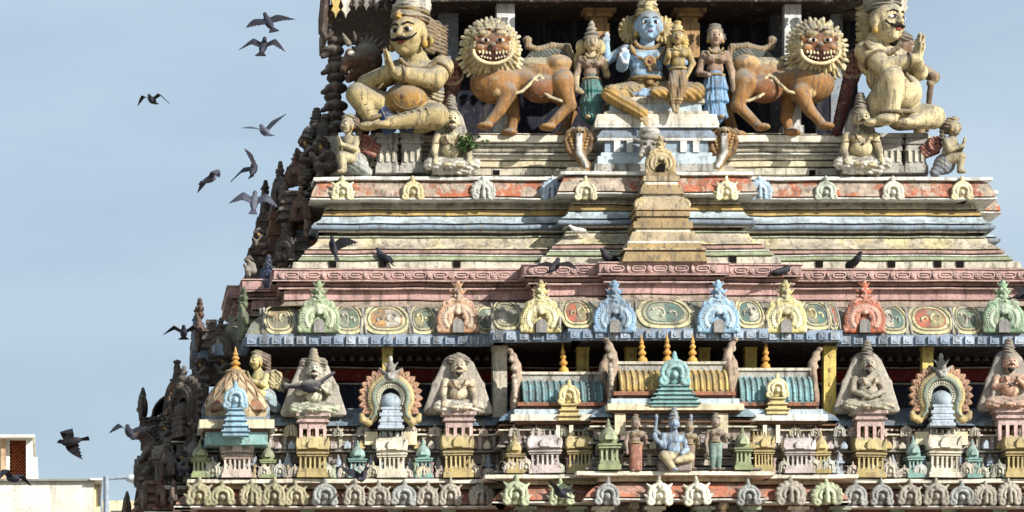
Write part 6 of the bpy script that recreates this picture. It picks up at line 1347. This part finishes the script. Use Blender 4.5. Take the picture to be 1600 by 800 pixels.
PG_ = {'d': ('#26262c','#34343c'), 'g': ('#42444e','#565862'), 'w': ('#b9b6b0','#d0ccc4'), 'k': ('#1f1d20','#2a282c')}
def pigeon(px, py, yy, yaw, pitch, roll, L_, R_, spread, label, tone='d', s=1.0, sweep_=.2, perched=False):
    a, b = PG_[tone]; m1, m2 = plain(a, .6, .2, 'feathers'), plain(b, .6, .2, 'feathers')
    root = empty('pigeon', (wx(px, yy), yy, zz(py, yy)), label, 'bird', 'pigeons around the tower'); root.rotation_euler = (R(pitch), R(roll), R(yaw)); root.scale = (s,)*3
    ob('pigeon_body', PB, m2, root).name = 'body'
    ob('tail', tail_mesh(spread), m1, root)
    if perched:
        for sg in (-1, 1): ob('folded_wing', FOLD, m1, root, (sg*.045,-.05,.012), (R(-4),0,R(sg*4))); ob('leg', LEG, plain('#8a4a40', .7, .2, 'leg_skin'), root, (sg*.02,.0,-.045), (R(-pitch),0,0))
    else:
        wl = ob('wing', wing_mesh(*L_, sweep_), m1, root, (-.035,.04,.02)); wr = wing_mesh(*R_, sweep_)
        wr.transform(Matrix.Scale(-1, 4, (1,0,0))); wr.flip_normals(); ob('wing', wr, m1, root, (.035,.04,.02))
pigeon(420, 36, -2, 10, 42, -14, (6,2), (4,-6), 34, 'dark pigeon gliding with flat wings, one of two high beside the eave')
pigeon(411, 74, -2, -12, 40, 4, (24,-26), (24,-30), 36, 'dark pigeon with bent wings just below the gliding pigeon beside the eave')
pigeon(238, 157, 0, 160, 0, 2, (28,-48), (28,-44), 16, 'small pigeon with wings arched down, alone in open sky', 'd', .85)
pigeon(414, 206, -2, 15, 22, -6, (18,6), (44,40), 30, 'grey pigeon with both wings raised in a wide V', 'g')
pigeon(396, 265, -2, -30, 38, -20, (16,-12), (80,84), 22, 'dark pigeon with one wing straight up above the grey spread-winged pigeon')
pigeon(328, 280, -1, -62, 24, -24, (26,-24), (10,-60), 14, 'grey pigeon stretching its neck to the right in open sky', 'g', .9)
pigeon(397, 317, -2, -4, 46, 4, (26,-20), (24,-26), 26, 'grey spread-winged pigeon beside the horned gable', 'g', 1.05)
pigeon(287, 521, -1, 178, 12, 0, (30,-26), (30,-26), 40, 'pigeon with a pale breast and arched wings left of the roll cornice', 'd', .92)
pigeon(112, 690, -3, 70, -14, 34, (40,-60), (20,-50), 18, 'blackish pigeon turning steeply above the white building', 'k', 1.0)
pigeon(203, 677, -1.5, 20, 24, 6, (26,-34), (30,-28), 30, 'dark pigeon with arched wings beside the rearing beast', 'd', 1.05)
pigeon(20, 748, -2, 40, 10, 10, (34,-50), (34,-34), 20, 'dark pigeon crossing in front of the white building', 'd', .95)
pigeon(521, 388, -1.6, 30, 60, 0, (64,50), (50,40), 24, 'black pigeon with wings thrown up in front of the cream plinth', 'k', .95)
pigeon(599, 402, yA-.46, 50, 35, 0, 0, 0, 12, 'dark pigeon perched on the green ledge near the black flying pigeon', 'd', .95, perched=True)
pigeon(902, 360, yA-.66, 100, 10, 0, 0, 0, 10, 'whitish pigeon perched on the blue moulding beside the stepped spire', 'w', .72, perched=True)
pigeon(866, 417, -1.7, -35, 26, -4, (20,0), (-4,-26), 26, 'black pigeon gliding in front of the medallion band', 'k', 1.05)
pigeon(951, 404, yA-1.0, 130, 20, 0, 0, 0, 16, 'black pigeon perched at the foot of the stepped spire', 'k', 1.05, perched=True)
pigeon(1334, 411, yA-.55, -140, 30, 0, 0, 0, 14, 'dark pigeon perched on the ledge above the orange-red crest', 'k', 1.0, perched=True)
pigeon(1222, 424, yC-.47, -70, 18, 0, 0, 0, 10, 'dark pigeon perched on the band above the yellow crest', 'k', .95, perched=True)
pigeon(567, 744, -1.7, 150, -40, 10, (60,40), (50,30), 22, 'dark pigeon landing in front of the small teal shrine', 'd', .95)
pigeon(876, 771, -2.3, 30, 20, 0, (46,24), (16,-4), 26, 'blue-grey pigeon flying across the orange lower cornice', 'd', 1.0)
pigeon(1600, 462, -1.9, -80, 10, 20, (20,0), (20,0), 22, 'dark pigeon half out of view beside the last green crest', 'k', 1.0)
# ================================================================ the buildings and lamps beyond
yb = 36.0
LIME = paint('#e9e4d2', .2, .1, scale=.35, soot=.1); LIME2 = paint('#e2d3a0', .12, .1, scale=.35, soot=.1); WWHITE = paint('#e4e2da', .12, .08, scale=.35, soot=.1)
def bb3(px0, px1, py0, py1, d0, d1):
    return (wx(px0, yb), wx(px1, yb), yb+d0, yb+d1, wz(py0, yb) if py0 is not None else 0, wz(py1, yb))
WB = empty('white_building', (wx(70, yb), yb+3, 0), 'cream-white flat-roofed building with a brick-screened stair block', 'building'); IW = Matrix.Translation(-WB.location)
def wbp(name, me, mat): return ob(name, me, mat, WB, inv=IW)
wbp('wall', MB().box(*bb3(-160, 147, None, 751, 0, 9)).mesh('wall', 0), LIME)
wbp('parapet', MB().box(*bb3(-160, 148, 752, 749, -.12, .2)).mesh('parapet', 0), paint('#8d8a84', .3, .2))
wbp('side_wing', MB().box(*bb3(147.3, 157, None, 747, .6, 9)).mesh('side_wing', 0), LIME2)
wbp('wing_window', MB().box(*bb3(153, 157.6, 786, 754, .56, 1.2)).mesh('wing_window', 0), plain('#4a4540', .4, .4, 'window_slot'))
wbp('roof_slab', MB().box(*bb3(141, 160, 751.5, 748.5, -.2, 9.2)).mesh('roof_slab', 0), WWHITE)
wbp('stair_block', MB().box(*bb3(-90, 14, None, 673, 1.5, 7)).mesh('stair_block', 0), WWHITE)
wbp('stair_block_pier', MB().box(*bb3(40, 50, None, 673, 1.2, 7)).mesh('stair_block_pier', 0), WWHITE)
wbp('stair_block_back', MB().box(*bb3(14, 40, None, 676, 2.2, 7)).mesh('stair_block_back', 0), plain('#5a3a2c', .9, .1, 'shaft'))
wbp('stair_block_roof', MB().box(*bb3(-92, 54, 675, 670.5, 1.0, 7.2)).mesh('stair_block_roof', 0), LIME)
wbp('stair_block_side', MB().box(*bb3(50.3, 57, None, 690, 3.0, 7)).mesh('stair_block_side', 0), LIME)
wbp('stair_block_corner', MB().box(*bb3(0, 8, 751, 671, 1.3, 1.49)).mesh('stair_block_corner', 0), paint('#c9a27a', .3, .3))
br_ = MB()
for r_ in range(26):
    for c_ in range(5):
        x0 = 15+c_*5.2+(2.6 if r_ % 2 else 0)
        if x0+4 < 40.5: br_.box(*bb3(x0, x0+3.9, 750-r_*2.9, 748-r_*2.9, 1.6, 2.19))
bo = wbp('brick_screen', br_.mesh('brick_screen', 0), plain('#9a5638', .85, .15, 'brick')); bo['kind'] = 'stuff'
LB = empty('low_building', (wx(190, yb+20), yb+22, 0), 'low buff building behind the street lamp', 'building'); IL = Matrix.Translation(-LB.location)
yq = yb+20
ob('wall', MB().box(wx(160, yq), wx(222, yq), yq, yq+6, 0, wz(782, yq)).mesh('wall', 0), paint('#d9cda4', .2, .1, scale=.35), LB, inv=IL)
ob('parapet', MB().box(wx(172, yq), wx(218, yq), yq+2, yq+6, wz(783, yq), wz(777, yq)).mesh('parapet', 0), paint('#9a9488', .3, .2, scale=.35), LB, inv=IL)
ob('window', MB().box(wx(174, yq), wx(196, yq), yq-.05, yq+.2, wz(806, yq), wz(798, yq)).mesh('window', 0), plain('#55504a', .4, .4, 'window_slot'), LB, inv=IL)
ym = yb-4
SL = empty('street_lamp', (wx(166, ym), ym, 0), 'street lamp with a flat head on a short arm beside the white building', 'street lamp')
zt = wz(751, ym); PM = plain('#8b97a2', .5, .4, 'galvanised')
ob('pole', MB().lathe([(.12,0),(.10,zt*.5),(.07,zt+.1)], 10).mesh('pole', 50), PM, SL)
ob('arm', MB().tube([(0,0,zt),(.1,0,zt+.06),(.5,0,zt+.08)], .045, 8).mesh('arm', 50), PM, SL)
hd = MB(); hd.ball((.72,0,zt+.05), .28, 12, 6, 1, .5, .42); ob('lamp_head', hd.mesh('lamp_head', 50), plain('#c9ced2', .4, .5, 'lamp_glass'), SL)
FL_ = empty('flood_lamp', (wx(57, ym+6), yb+3.4, wz(735, yb)), 'small dark flood lamp bracketed to the stair block', 'lamp')
ob('arm', MB().tube([(-.1,0,.1),(.25,0,.06),(.5,0,.0)], .035, 8).mesh('arm', 50), plain('#3a3c40', .5, .4, 'dark_metal'), FL_); ob('lamp_head', MB().box(.2,.42,-.1,.1,-.02,.14,.03,.02).mesh('lamp_head', 25), plain('#c4c8cc', .5, .4, 'lamp_shell'), FL_)
